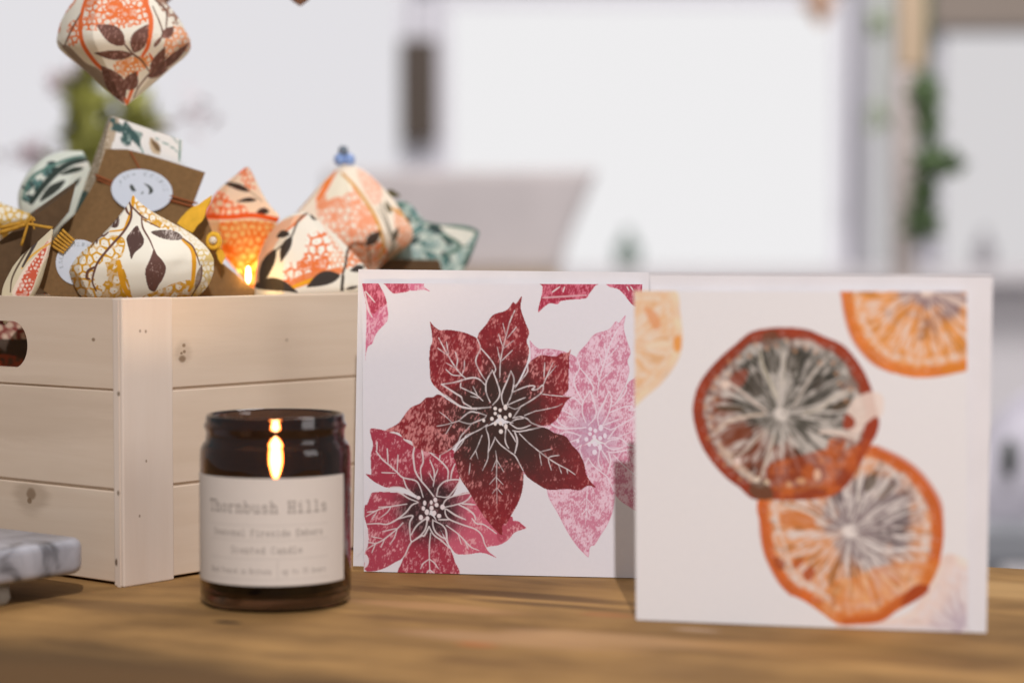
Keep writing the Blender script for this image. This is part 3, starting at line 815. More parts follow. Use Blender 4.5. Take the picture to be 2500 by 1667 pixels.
l2 = [
    (r5((1300, 1380), (1200, 1250), (1090, 1120), (1010, 990), (985, 860), (972, 700), (990, 600), (970, 540), (880, 490), (820, 460)), 5), (r5((980, 560), (890, 500), (830, 470)), 9), (r5((760, 390), (690, 370), (610, 360)), 5),
    (r5((1100, 590), (1120, 700), (1130, 830), (1090, 950), (1110, 1150)), 4.4), (r5((1250, 690), (1390, 800), (1480, 890), (1530, 980), (1520, 1140)), 4.6), (r5((1640, 860), (1590, 980), (1570, 1110)), 4.2), (r5((1410, 660), (1390, 800)), 3.6), (r5((1380, 710), (1500, 670), (1600, 590)), 4),
    (r5((1240, 800), (1300, 960), (1310, 1080), (1290, 1220)), 4), (r5((1365, 950), (1310, 1090)), 3), (r5((1230, 1010), (1290, 1130)), 3),
    (r5((380, 660), (480, 790), (600, 890), (720, 1000), (810, 1080), (1010, 1130), (1080, 1230), (1130, 1390)), 4.4), (r5((560, 620), (570, 850)), 4), (r5((730, 720), (715, 990)), 3.4), (r5((470, 1000), (690, 1010)), 3.4), (r5((395, 510), (390, 660)), 4), (r5((810, 1080), (870, 1240), (960, 1330), (1050, 1390)), 4.2),
    (r6((540, 170), (640, 125), (780, 130), (880, 170)), 4.4), (r6((500, 195), (680, 180), (790, 230), (900, 300), (1040, 355)), 4.4), (r6((1050, 365), (950, 410), (860, 520), (720, 630), (560, 710), (400, 700), (240, 710)), 4.4), (r6((720, 630), (960, 575), (915, 700), (930, 960)), 4.4),
    (r6((870, 390), (620, 430), (420, 480), (220, 590)), 3.6), (r6((420, 440), (610, 430)), 3), (r6((620, 430), (560, 520), (460, 600)), 3), (r6((390, 520), (310, 640)), 3), (r6((240, 520), (400, 500)), 3),
    (r6((810, 690), (710, 790), (600, 880), (480, 970), (360, 1030), (220, 1120)), 3.8), (r6((700, 780), (480, 830)), 3), (r6((715, 790), (670, 930), (600, 1030)), 3.2), (r6((520, 940), (460, 1080)), 3), (r6((370, 1030), (310, 1170)), 3), (r6((260, 1000), (380, 1020)), 3), (r6((300, 910), (470, 940)), 2.6),
    (r6((930, 960), (940, 1000), (900, 1070), (850, 1190), (800, 1260)), 4), (r6((940, 880), (1010, 760), (1090, 680), (1190, 630), (1170, 780), (1100, 880), (1000, 960), (940, 1000)), 4.4), (r6((1225, 750), (1150, 890), (1100, 900), (940, 1000)), 5), (r6((1225, 750), (1300, 880), (1420, 970), (1540, 1080), (1600, 1130)), 4.4), (r6((1285, 640), (1290, 750), (1350, 860), (1490, 940), (1500, 830), (1440, 730), (1300, 655)), 4.4), (r6((1490, 800), (1510, 930), (1540, 1070)), 4),
    (r6((1250, 850), (1230, 1080), (1235, 1500)), 3.6), (r6((1225, 1270), (1130, 1340), (1090, 1420)), 3.4), (r6((1235, 1270), (1310, 1330), (1375, 1420)), 3.4), (r6((1230, 1440), (1180, 1500)), 3.4), (r6((1240, 1440), (1310, 1500)), 3.4),
    (r6((1345, 260), (1380, 120), (1500, 20), (1700, 5), (1680, 80), (1600, 200), (1510, 280), (1345, 265)), 4.2), (r6((1450, 400), (1490, 330), (1600, 270), (1880, 215), (1870, 290), (1780, 360), (1620, 410), (1480, 440)), 4.4), (r6((1480, 460), (1490, 560), (1560, 640), (1760, 720), (1960, 790), (2060, 880), (2110, 1020), (2150, 1100)), 4.2), (r6((1380, 640), (1560, 640)), 4.4), (r6((1500, 470), (1650, 570), (1810, 640)), 5), (r6((1700, 400), (1850, 480), (1940, 560), (1970, 640)), 5), (r6((1750, 385), (1960, 400)), 4.6), (r6((1500, 730), (1680, 860), (1800, 980), (1900, 1080), (2020, 1130)), 3.8), (r6((1690, 870), (1740, 1030)), 3), (r6((1800, 980), (1850, 1110)), 3), (r6((1910, 620), (1980, 700), (2100, 720), (2300, 860)), 4),
]
for p, wdt in l2:
    pp.line(p, wdt * .84, WHT, 0.88)
for x, y, a, b in [(1155, 375, 26, 40), (1260, 365, 24, 34), (1325, 325, 30, 38), (1345, 405, 30, 34), (1135, 460, 28, 36), (1265, 455, 32, 38), (1190, 520, 34, 46), (1310, 535, 30, 42), (1095, 605, 32, 42), (1385, 580, 34, 34), (1200, 620, 30, 36), (1440, 440, 36, 42), (1058, 290, 30, 28)]:
    q = r6((x, y))[0]; pp.dot(q[0], q[1], a / 6.533, b / 6.533, A(220, 200, 202))
# white nicks along the left edge of that flower
for p in (r6((200, 800), (240, 830), (262, 950), (240, 1080), (200, 1090)), r6((200, 1200), (250, 1230), (262, 1330), (225, 1390), (200, 1395))):
    pp.poly(p, A(212, 196, 200))

# main flower
def main_col(hole, reach, seed):
    def f(X, Y):
        d = np.hypot(X - CEN[0], Y - CEN[1])
        d2 = d + 55 * (fbm(X / 30, Y / 30, 3) - .5)
        t = ss(70, reach, d2)[..., None]
        c = DARKC * (1 - t) + CRIM * t
        n = streak(X, Y, seed, 4.6, 11)
        hl = ss(0.68 - hole * .2, 0.88 - hole * .2, n + 0.05 * ss(90, 200, d) - 0.10 * (1 - ss(60, 150, d)))[..., None]
        mid = ss(0.50, 0.66, streak(X, Y, seed + 3, 3.0, 8))[..., None] * 0.28 * t
        c = c + (A(172, 60, 62) - c) * mid
        return c + (PALE - c) * hl * 0.8
    return f
par = {"P1": (.62, 215, 61), "P2": (.80, 175, 62), "P3": (1.05, 215, 63), "P4": (.82, 190, 64), "P5": (.6, 150, 65), "P6": (.18, 330, 66), "P7": (.42, 260, 67)}
for nm, p in petals:
    pp.poly(p, main_col(*par[nm]))
for p, wdt in mlines:
    pp.line(p, wdt * .82, WHT, lambda X, Y: 0.52 + 0.40 * ss(0.35, 0.55, fbm(X / 13, Y / 13, 71, 2)))
for x, y, a, b in mdots:
    pp.dot(x, y, a * .86, b * .86, A(222, 204, 200))
# strays from neighbouring flowers at the top edge
def corner_col(pk, seed):
    def f(X, Y):
        k = ss(0.42, 0.66, streak(X, Y, seed, 4, 10))[..., None]
        a = A(160, 40, 62) * (1 - pk) + A(205, 110, 140) * pk
        return a * (1 - k) + (A(204, 110, 128) * (1 - pk) + A(218, 176, 190) * pk) * k
    return f
pp.poly(r8((125, 200), (290, 240), (350, 320), (400, 430), (428, 600), (425, 680), (390, 740), (320, 810), (270, 890), (240, 970), (190, 1010), (165, 1090), (155, 1190), (160, 1000), (170, 700), (160, 480), (130, 340)), corner_col(.75, 81))
pp.poly(r8((125, 200), (290, 240), (350, 320), (400, 430), (408, 500), (340, 540), (245, 620), (190, 500), (130, 300)), corner_col(.1, 82))
pp.line(r8((160, 350), (220, 420), (270, 480)), 3.4, WHT); pp.line(r8((150, 360), (190, 560), (240, 660)), 3.4, WHT)
pp.poly(r8((340, 200), (400, 280), (440, 330), (490, 372), (560, 370), (690, 335), (690, 200)), corner_col(.15, 83))
pp.poly(r8((690, 200), (690, 335), (850, 330), (930, 350), (860, 290), (850, 200)), corner_col(.85, 84))
pp.poly(r3((820, -70), (815, 0), (800, 130), (740, 400), (830, 330), (930, 265), (1050, 280), (1110, 230), (1280, 205), (1500, 185), (1560, 110), (1640, 0), (1660, -70)), corner_col(.0, 85))
pp.line(r3((820, 175), (1000, 165), (1250, 150), (1510, 135)), 4.5, A(210, 160, 166), .8)
pp.line(r3((970, 85), (1090, 0)), 3.4, WHT); pp.line(r3((1140, 80), (1165, 0)), 3, WHT)
pp.poly(r3((1860, -70), (1880, 0), (2020, 40), (2120, 130), (2170, 200), (2250, 290), (2352, 340), (2460, 330), (2460, -70)), corner_col(.15, 86))
pp.line(r3((2160, 0), (2190, 60)), 3, WHT); pp.line(r3((2220, 0), (2260, 60)), 3, WHT)

def card(name, TLp, TRp, BRp, BLp, lean, pr, label, th=0.0009):
    BL = G(*BLp); BR = G(*BRp)
    n = np.cross(BR - BL, (0, 0, 1.0)); n /= np.linalg.norm(n)
    if n[1] < 0: n = -n
    def top(b, tp):
        q = P(tp[0], tp[1], b[1] + lean)
        return q
    TL = top(BL, TLp); TR = top(BR, TRp)
    for q in (BL, BR): q[2] += 0.0004
    e = empty(name, (BL + BR) / 2, label, "greeting card")
    sheet("front_panel", TL, TR, BR, BL, 0.0004, M_print, e, pr, n=470, bow=.0012)
    g = n * 0.0011
    sheet("back_panel", TL + g, TR + g, BR + g, BL + g, 0.0004, M_print, e, None, n=12)
    obox("fold_edge", BL + n * .0003 - (BR - BL) / np.linalg.norm(BR - BL) * .0003, (BR - BL) / np.linalg.norm(BR - BL) * .0003, n * .0012, TL - BL, M_white, e)
    return TL, TR, BR, BL, n

pTL, pTR, pBR, pBL, pn = card("greeting_card", (884, 692), (1568, 694), (1562, 1412), (889.5, 1396), 0.006, pp, "square card printed with a crimson poinsettia, standing behind the candle and the citrus card")

# ---- citrus print
cp = Print(1540, 690, 2380, 1570, A(218, 208, 208), 1.25)
def slice_(outline, cen, rind, flesh, dark, pith, ca, da, seed, spokes=11, gap=None, halo=1.0, al=1.0, dark_dir=None, ct=.55):
    p = smooth(outline, 6, True)
    ang = np.arctan2(p[:, 1] - cen[1], p[:, 0] - cen[0]); rad = np.hypot(p[:, 0] - cen[0], p[:, 1] - cen[1])
    o = np.argsort(ang); ang, rad = ang[o], rad[o]
    ang = np.concatenate([ang - 2 * np.pi, ang, ang + 2 * np.pi]); rad = np.tile(rad, 3)
    g = np.random.default_rng(seed)
    sp = np.sort((np.arange(spokes) + g.uniform(-.3, .3, spokes)) / spokes * 2 * np.pi - np.pi)
    R0_ = np.mean(rad)
    def f(X, Y):
        th = np.arctan2(Y - cen[1], X - cen[0]); r = np.hypot(X - cen[0], Y - cen[1])
        R = np.interp(th, ang, rad); q = r / R
        k1 = fbm(X / 12, Y / 12, seed, 3); k2 = fbm(th * 14 + 40, q * 3, seed + 1, 3); k3 = fbm(th * 26 + 90, q * 5, seed + 2, 3); k4 = fbm(X / 38, Y / 38, seed + 6, 2)
        # flesh: dark middle turning to the fruit's colour outwards, streaked along the radius
        ddir = 0 if dark_dir is None else 0.32 * np.cos(th - dark_dir)
        t = ss(ca - .12, da, q - ddir + 0.5 * (k4 - .5))[..., None]
        c = dark * (1 - t) + flesh * t
        wp = 2.2 * (fbm(X / 30, Y / 30, seed + 21, 2) - .5)
        va = fbm(th * 5.5 + 30 + wp * .35, q * 2.2 + wp, seed + 1, 2); vb = fbm(th * 15 + 70 + wp, q * 4, seed + 2, 3); vc = fbm(th * 38 + 110, q * 7 + wp, seed + 3, 2)
        v = .24 * va + .46 * vb + .30 * vc
        c = c * (1 - ct * (1 - ss(.36, .46, v))[..., None] * ss(.2, .4, q)[..., None])
        pale = ss(.45, .60, v)[..., None] * (1 - ss(.66, .84, q))[..., None] * .82
        c = c + (pith * .97 - c) * pale
        dm = np.min(np.abs((th[..., None] - sp + .16 * (fbm(X / 18, Y / 18, seed + 31, 2)[..., None] - .5) + np.pi) % (2 * np.pi) - np.pi), -1) * r
        mem = (1 - ss(R0_ * .006, R0_ * .036, dm)) * ss(.2, .36, q) * (.1 + .9 * ss(.38, .6, k1))
        c = c + (pith - c) * (mem * .5)[..., None]
        # pith ring
        e = q + .05 * (k1 - .5)
        ring = ss(.75, .80, e) * (1 - ss(.84, .89, e)) * (.25 + .75 * ss(.4, .6, fbm(X / 9, Y / 9, seed + 4, 2)))
        c = c + (pith - c) * (ring * .75)[..., None]
        # rind
        rn = ss(.86, .905, e)[..., None]
        rc = rind * (0.82 + .42 * k4[..., None])
        rc = rc + (pith - rc) * (ss(.66, .78, fbm(X / 6, Y / 6, seed + 8, 2)) * .35 * (1 - ss(.93, .97, q)))[..., None]
        c = c * (1 - rn) + rc * rn
        # centre
        c = c + (pith * 1.06 - c) * ((1 - ss(.045, .105, q + .05 * (k1 - .5))) * .95)[..., None]
        c = c + (dark * .9 - c) * ((1 - ss(.008, .022, np.hypot(X - cen[0] - R0_ * .045, Y - cen[1] + R0_ * .01) / R0_)) * .85)[..., None]
        return np.clip(c, .004, .83)
    cp.poly(outline, f, al)
s1 = frm(1680, 780, 3.408); s2 = frm(1840, 1060, 3.135); s3 = frm(1500, 640, 1.633)
PI_ = A(206, 188, 182)
# pale neighbours
slice_(s3((0, 60), (100, 100), (240, 110), (262, 200), (272, 300), (262, 370), (230, 430), (180, 490), (120, 540), (60, 590), (-60, 600), (-150, 400), (-140, 200)), s3((20, 330))[0], A(228, 186, 158), A(226, 172, 130), A(222, 176, 140), A(224, 200, 184), .2, .5, 11, 10, ct=.12)
cp.poly(s3((120, 180), (165, 200), (185, 250), (165, 270), (140, 240)), A(214, 142, 96), .8); cp.poly(s3((235, 310), (262, 290), (266, 340), (245, 360)), A(220, 140, 60), .9); cp.poly(s3((120, 330), (190, 310), (230, 330), (160, 345)), A(226, 196, 170), .8)
slice_(s3((1310, 1168), (1405, 1185), (1500, 1250), (1600, 1400), (1600, 1600), (1300, 1650), (1130, 1600), (880, 1450), (1060, 1430), (1180, 1390), (1250, 1290)), s3((1400, 1480))[0], A(222, 190, 178), A(220, 188, 176), A(176, 152, 164), A(216, 200, 200), .3, .8, 12, 12, al=.85, ct=.15)
slice_(s3((905, 60), (905, 118), (925, 230), (960, 320), (1030, 400), (1110, 440), (1200, 460), (1300, 455), (1405, 430), (1520, 380), (1580, 240), (1560, 60), (1450, -120), (1240, -200), (1020, -120)), s3((1245, 112))[0], A(204, 112, 48), A(220, 140, 66), A(140, 112, 112), A(220, 192, 178), .34, .52, 13, 12, ct=.3)
cp.line(s3((905, 118), (925, 230), (960, 320), (1030, 400), (1110, 440)), 11, A(190, 96, 50), .6)
cp.poly(s3((1310, 410), (1405, 400), (1405, 432), (1320, 445)), A(206, 120, 40), .8)
# lower slice
slice_(s2((40, 480), (300, 200), (880, 90), (960, 110), (1130, 190), (1260, 290), (1370, 430), (1430, 560), (1452, 760), (1440, 900), (1400, 1050), (1340, 1170), (1290, 1240), (1100, 1350), (960, 1430), (820, 1452), (640, 1445), (500, 1350), (380, 1270), (270, 1215), (180, 1110), (80, 900), (52, 700)), s2((735, 740))[0], A(190, 92, 38), A(212, 138, 84), A(136, 118, 118), A(214, 198, 192), .42, .66, 22, 12, dark_dir=-.5)
# orange crescent at its foot
cp.poly(s2((620, 1120), (800, 1090), (900, 1030), (1100, 985), (1400, 960), (1420, 1010), (1350, 1150), (1250, 1260), (1060, 1370), (960, 1430), (820, 1450), (640, 1440), (500, 1350), (430, 1290), (560, 1280)), lambda X, Y: A(206, 118, 50) + (A(222, 160, 110) - A(206, 118, 50)) * ss(.35, .8, fbm(X / 24, Y / 24, 91))[..., None], .58)
cp.line(s2((970, 1070), (1050, 1140), (1120, 1200)), 8, A(224, 180, 146), .7); cp.line(s2((860, 1060), (850, 1160), (870, 1300)), 7, A(222, 170, 126), .5); cp.line(s2((1180, 1000), (1160, 1100)), 6, A(220, 168, 126), .5)
cp.line(s2((700, 1430), (960, 1400), (1100, 1290), (1220, 1210), (1300, 1180)), 24, A(186, 88, 32), .9); cp.poly(s2((1180, 1200), (1250, 1150), (1330, 1150), (1340, 1190), (1290, 1240), (1200, 1290), (1120, 1310)), A(158, 62, 24), .95)
cp.line(s2((950, 105), (1130, 195), (1260, 295), (1370, 435), (1428, 560), (1440, 780)), 18, A(190, 90, 44), .65)
cp.line(s2((75, 540), (70, 720), (110, 920), (200, 1110), (290, 1220)), 20, A(184, 90, 46), .6)
cp.poly(s2((210, 610), (300, 585), (440, 620), (470, 720), (330, 710), (215, 690)), A(196, 112, 56), .85); cp.poly(s2((380, 1050), (440, 1010), (470, 1060), (430, 1120), (385, 1100)), A(168, 74, 34), .9); cp.poly(s2((300, 960), (380, 950), (420, 900), (370, 990), (320, 1025)), A(178, 86, 40), .9); cp.poly(s2((160, 930), (240, 980), (200, 1040), (160, 1000)), A(150, 64, 30), .8)
cp.line(s2((190, 560), (300, 555), (440, 610), (560, 690)), 7.7, A(216, 188, 172), .9); cp.line(s2((170, 560), (190, 720), (240, 850), (300, 1040), (420, 1150), (560, 1230)), 6.3, A(216, 190, 176), .75); cp.line(s2((860, 820), (1000, 890), (1200, 870), (1340, 880)), 7.0, A(214, 200, 196), .85); cp.line(s2((1000, 680), (1150, 610), (1330, 560)), 6.3, A(212, 196, 192), .75); cp.line(s2((620, 640), (580, 480)), 6.3, A(212, 198, 192), .8); cp.line(s2((810, 520), (800, 400), (820, 260)), 6.3, A(212, 196, 186), .8); cp.line(s2((920, 500), (1000, 380), (1080, 300)), 6.3, A(210, 196, 188), .7)
cp.poly(s2((860, 330), (930, 300), (940, 370), (880, 440), (845, 420)), A(92, 76, 62), .8); cp.poly(s2((960, 470), (1040, 380), (1090, 390), (1000, 490)), A(110, 92, 78), .6)
# upper slice
slice_(s1((680, 70), (850, 66), (1000, 85), (1130, 140), (1300, 220), (1440, 390), (1522, 560), (1560, 700), (1590, 850), (1570, 950), (1540, 1000), (1480, 1100), (1400, 1260), (1300, 1400), (1150, 1480), (900, 1500), (690, 1495), (540, 1492), (430, 1400), (310, 1310), (180, 1160), (90, 1000), (40, 800), (50, 650), (110, 500), (250, 330), (400, 200), (520, 105)), s1((762, 790))[0], A(140, 52, 28), A(128, 66, 44), A(78, 72, 64), A(202, 188, 180), .62, .86, 33, 12, dark_dir=-1.1)
# the rust band across its foot, and the pale missing wedge
cp.poly(s1((640, 1250), (720, 1180), (860, 1150), (1000, 1110), (1150, 1070), (1180, 990), (1310, 1010), (1300, 1080), (1420, 1040), (1480, 1060), (1450, 1180), (1380, 1280), (1290, 1390), (1150, 1478), (900, 1496), (690, 1490), (680, 1380)), lambda X, Y: A(142, 58, 28) + (A(190, 92, 40) - A(142, 58, 28)) * ss(.42, .62, fbm(X / 26, Y / 16, 95))[..., None], .74)
cp.line(s1((720, 1400), (900, 1420), (1050, 1380), (1180, 1420)), 16, A(184, 96, 34), .4); cp.dot(*s1((1075, 1290))[0], 9, 14, A(214, 166, 140)); cp.dot(*s1((940, 1340))[0], 12, 8, A(206, 150, 110), .8); cp.dot(*s1((840, 1370))[0], 7, 7, A(206, 160, 120), .7); cp.dot(*s1((1110, 1170))[0], 9, 10, A(196, 120, 80), .6)
cp.poly(s1((1330, 720), (1400, 650), (1525, 600), (1620, 640), (1620, 780), (1560, 830), (1480, 860), (1440, 930), (1400, 960), (1330, 920)), A(222, 196, 184), .8)
cp.poly(s1((1290, 850), (1320, 780), (1390, 840), (1370, 900), (1300, 910)), A(146, 62, 40)); cp.poly(s1((1460, 980), (1470, 890), (1540, 815), (1578, 820), (1580, 920), (1530, 1020), (1470, 1060)), A(148, 54, 30)); cp.line(s1((1100, 935), (1230, 940), (1400, 985)), 10, A(214, 190, 178)); cp.poly(s1((1480, 990), (1530, 1020), (1480, 1110), (1420, 1200), (1430, 1080)), A(160, 66, 32))
cp.poly(s1((1350, 660), (1340, 720), (1260, 760), (1190, 750), (1220, 700), (1300, 660)), A(74, 58, 42), .9)
cp.line(s1((340, 510), (420, 580), (540, 680), (650, 760)), 6.8, A(204, 182, 170), .9); cp.line(s1((220, 940), (320, 860), (450, 810), (640, 785)), 6.8, A(204, 178, 160), .9); cp.line(s1((960, 780), (1100, 740), (1200, 660), (1350, 590)), 6.8, A(196, 180, 166), .9); cp.line(s1((880, 720), (960, 580), (1060, 420), (1160, 310)), 6.8, A(190, 174, 164), .85); cp.line(s1((740, 650), (680, 520), (620, 380), (600, 260)), 8.1, A(192, 178, 160), .8); cp.line(s1((780, 560), (800, 400), (780, 250)), 5.0, A(180, 166, 152), .7); cp.line(s1((600, 1320), (640, 1200), (680, 1100), (720, 960)), 5.6, A(200, 180, 164), .85); cp.line(s1((330, 1120), (460, 1100), (560, 1010), (660, 920)), 5.0, A(196, 174, 158), .8)
cp.poly(s1((460, 560), (560, 430), (620, 480), (600, 640), (520, 620)), A(58, 48, 38), .75); cp.poly(s1((640, 360), (700, 260), (760, 320), (740, 450), (680, 430)), A(62, 56, 46), .75); cp.poly(s1((810, 400), (840, 270), (930, 280), (900, 440)), A(70, 62, 52), .7); cp.poly(s1((1030, 560), (1080, 480), (1130, 500), (1090, 600)), A(66, 56, 48), .7); cp.poly(s1((250, 720), (440, 720), (440, 760), (260, 755)), A(78, 58, 38), .85); cp.poly(s1((270, 960), (360, 890), (480, 880), (540, 960), (420, 1010), (300, 1020)), A(116, 54, 30), .85); cp.poly(s1((340, 500), (430, 420), (500, 430), (440, 560)), A(134, 60, 40), .8); cp.poly(s1((300, 1060), (420, 1180), (560, 1310), (520, 1330), (380, 1230), (260, 1080)), A(206, 176, 156), .55)
cp.poly(s1((510, 1400), (600, 1330), (700, 1420), (690, 1492), (560, 1488)), A(92, 62, 42), .8); cp.dot(*s1((570, 1330))[0], 9, 7, A(214, 190, 172)); cp.dot(*s1((655, 1350))[0], 6, 6, A(206, 178, 150)); cp.dot(*s1((410, 1180))[0], 8, 12, A(216, 188, 178)); cp.dot(*s1((310, 540))[0], 12, 10, A(214, 186, 172))
for a in range(30):
    t = 2.0 + a * .14; rr = (590 + 40 * math.sin(a * 2.3))
    cp.dot(*s1((765 + rr * math.cos(t), 800 + rr * math.sin(t)))[0], 5, 5, A(196, 140, 104), .55)
cp.poly(s1((620, 120), (720, 90), (760, 160), (740, 220), (640, 200)), A(96, 62, 42), .7)
cp.line(s1((900, 200), (1000, 190), (1090, 230)), 16, A(196, 176, 166), .6)

cTL, cTR, cBR, cBL, cn = card("greeting_card", (1549, 710), (2360, 712), (2363, 1545), (1554, 1514.5), 0.004, cp, "square white card printed with dried orange citrus slices, nearest at the right")

# ---- white envelopes tucked behind the cards
def envelope(TLp, TRp, BRp, BLp, base_n, bl, br, off, label):
    dirx = (br - bl) / np.linalg.norm(br - bl)
    p0 = bl + base_n * off
    nn = np.cross(dirx, (pTL - pBL) if label.find("flower") >= 0 else (cTL - cBL)); nn /= np.linalg.norm(nn)
    c = [hitplane(x, y, p0, nn) for x, y in (TLp, TRp, BRp, BLp)]
    e = empty("envelope", (c[2] + c[3]) / 2, label, "envelope")
    back = base_n * 0.0012
    slab("pocket", [c[0], c[1], c[2], c[3]], back, M_white, e)
    # flap seams folded over the front of the pocket
    mid = (c[0] + c[1] + c[2] + c[3]) / 4
    f = -base_n * 0.0003
    slab("flap", [c[3] + (c[2] - c[3]) * .02 + f, c[2] - (c[2] - c[3]) * .02 + f, mid + f * 1.2], -f * .6, M_white, e)
    slab("flap", [c[0] + (c[1] - c[0]) * .01 + (c[3] - c[0]) * .03 + f * .7, c[3] + (c[0] - c[3]) * .03 + (c[1] - c[0]) * .01 + f * .7, mid + (c[0] - c[1]) * .06 + f * .7], -f * .5, M_white, e)
envelope((875, 657.5), (1584, 665), (1575, 1392), (862, 1381), pn, pBL, pBR, .0030, "white envelope standing behind the poinsettia flower card")
envelope((1584, 668), (2424, 673), (2408, 1546), (1590, 1514), cn, cBL, cBR, .0030, "white envelope standing behind the citrus slice card")

# ================================================================== CANDLE JAR
jf = G(673, 1499)
jd = jf[1]
for _ in range(6):
    JR = 184.0 * jd / F
    jd = jf[1] + JR * .97
jc = P(673, 1200, jd); JX, JY = float(jc[0]), float(jd)
def jz(py, front=False):
    return float(P(673, py, JY - (JR if front else 0))[2])
z_rim = jz(1009); z_sh = jz(1078); z_lt = jz(1168, True); z_lb = jz(1431, True)
jar = empty("candle", (JX, JY, 0), "lit scented candle in a dark amber glass jar with a cream label", "candle")
m, t, b = nt("amber_glass")
b.inputs["Base Color"].default_value = (0.155, 0.090, 0.058, 1); b.inputs["Roughness"].default_value = 0.03
b.inputs["Transmission Weight"].default_value = 1.0; b.inputs["IOR"].default_value = 1.5
M_amber = m
NR = JR * .925
prof_o = [(0, .0012), (JR * .80, .0008), (JR * .90, .0006), (JR * .965, .0022), (JR, .0062), (JR, z_sh - .006), (JR * .99, z_sh - .0025), (JR * .955, z_sh), (NR, z_sh + .0012),
          (NR * .99, z_sh + .004), (NR * .995, z_rim - .0075), (NR * 1.02, z_rim - .0062), (NR * 1.02, z_rim - .0048), (NR * .995, z_rim - .0036), (NR * .99, z_rim - .0012), (NR * .975, z_rim)]
prof_i = [(NR * .945, z_rim), (NR * .925, z_rim - .0015), (NR * .92, z_sh + .002), (JR * .91, z_sh - .006), (JR * .915, .010), (JR * .88, .0065), (0, .006)]
lathe("glass_jar", prof_o + prof_i, JX, JY, M_amber, jar, n=128)
wz_ = z_lt - .0050
lathe("wax", [(0, .0066), (JR * .86, .0068), (JR * .895, .011), (JR * .895, wz_), (JR * .88, wz_ + .0004), (JR * .80, wz_ - .0006), (0, wz_ - .001)], JX, JY, plain("ivory_wax", (.09, .07, .055), .5, .3), jar, n=64)
fy = JY - .004; fx = JX + .0005
tube("wick", [(fx, fy, wz_ - .001), (fx + .0003, fy, wz_ + .003), (fx + .001, fy, wz_ + .006)], .0007, plain("charred_wick", (.02, .015, .012), .9), jar)
M_flame = emit("flame_glow", (1.0, .78, .50), 330, (1.0, .25, .03))
for rm_ in [n for n in M_flame.node_tree.nodes if n.type == 'VALTORGB']:
    rm_.color_ramp.elements[0].position = 0.12; rm_.color_ramp.elements[0].color = (1, .86, .62, 1)
    rm_.color_ramp.elements[1].position = 0.80; rm_.color_ramp.elements[1].color = (.55, .10, .01, 1)
    e2_ = rm_.color_ramp.elements.new(.42); e2_.color = (1, .48, .12, 1)
t = M_flame.node_tree; em = [n for n in t.nodes if n.type == 'EMISSION'][0]
g_ = t.nodes.new("ShaderNodeNewGeometry"); sx_ = t.nodes.new("ShaderNodeSeparateXYZ"); mr_ = t.nodes.new("ShaderNodeMapRange"); mr_.interpolation_type = 'SMOOTHSTEP'
mr_.inputs[1].default_value = wz_ + .001; mr_.inputs[2].default_value = wz_ + .0095; mr_.inputs[3].default_value = 14; mr_.inputs[4].default_value = 190
t.links.new(g_.outputs["Position"], sx_.inputs[0]); t.links.new(sx_.outputs["Z"], mr_.inputs[0]); t.links.new(mr_.outputs[0], em.inputs[1])
fpts = [(.0013, 0), (.0022, .002), (.0029, .0045), (.0036, .0075), (.0038, .0105), (.0033, .014), (.0024, .0175), (.0013, .0205), (.0, .023)]
flame = lathe("flame", [(0, wz_ + .0022)] + [(r, wz_ + .0025 + h) for r, h in fpts], fx, fy, M_flame, jar, n=24)
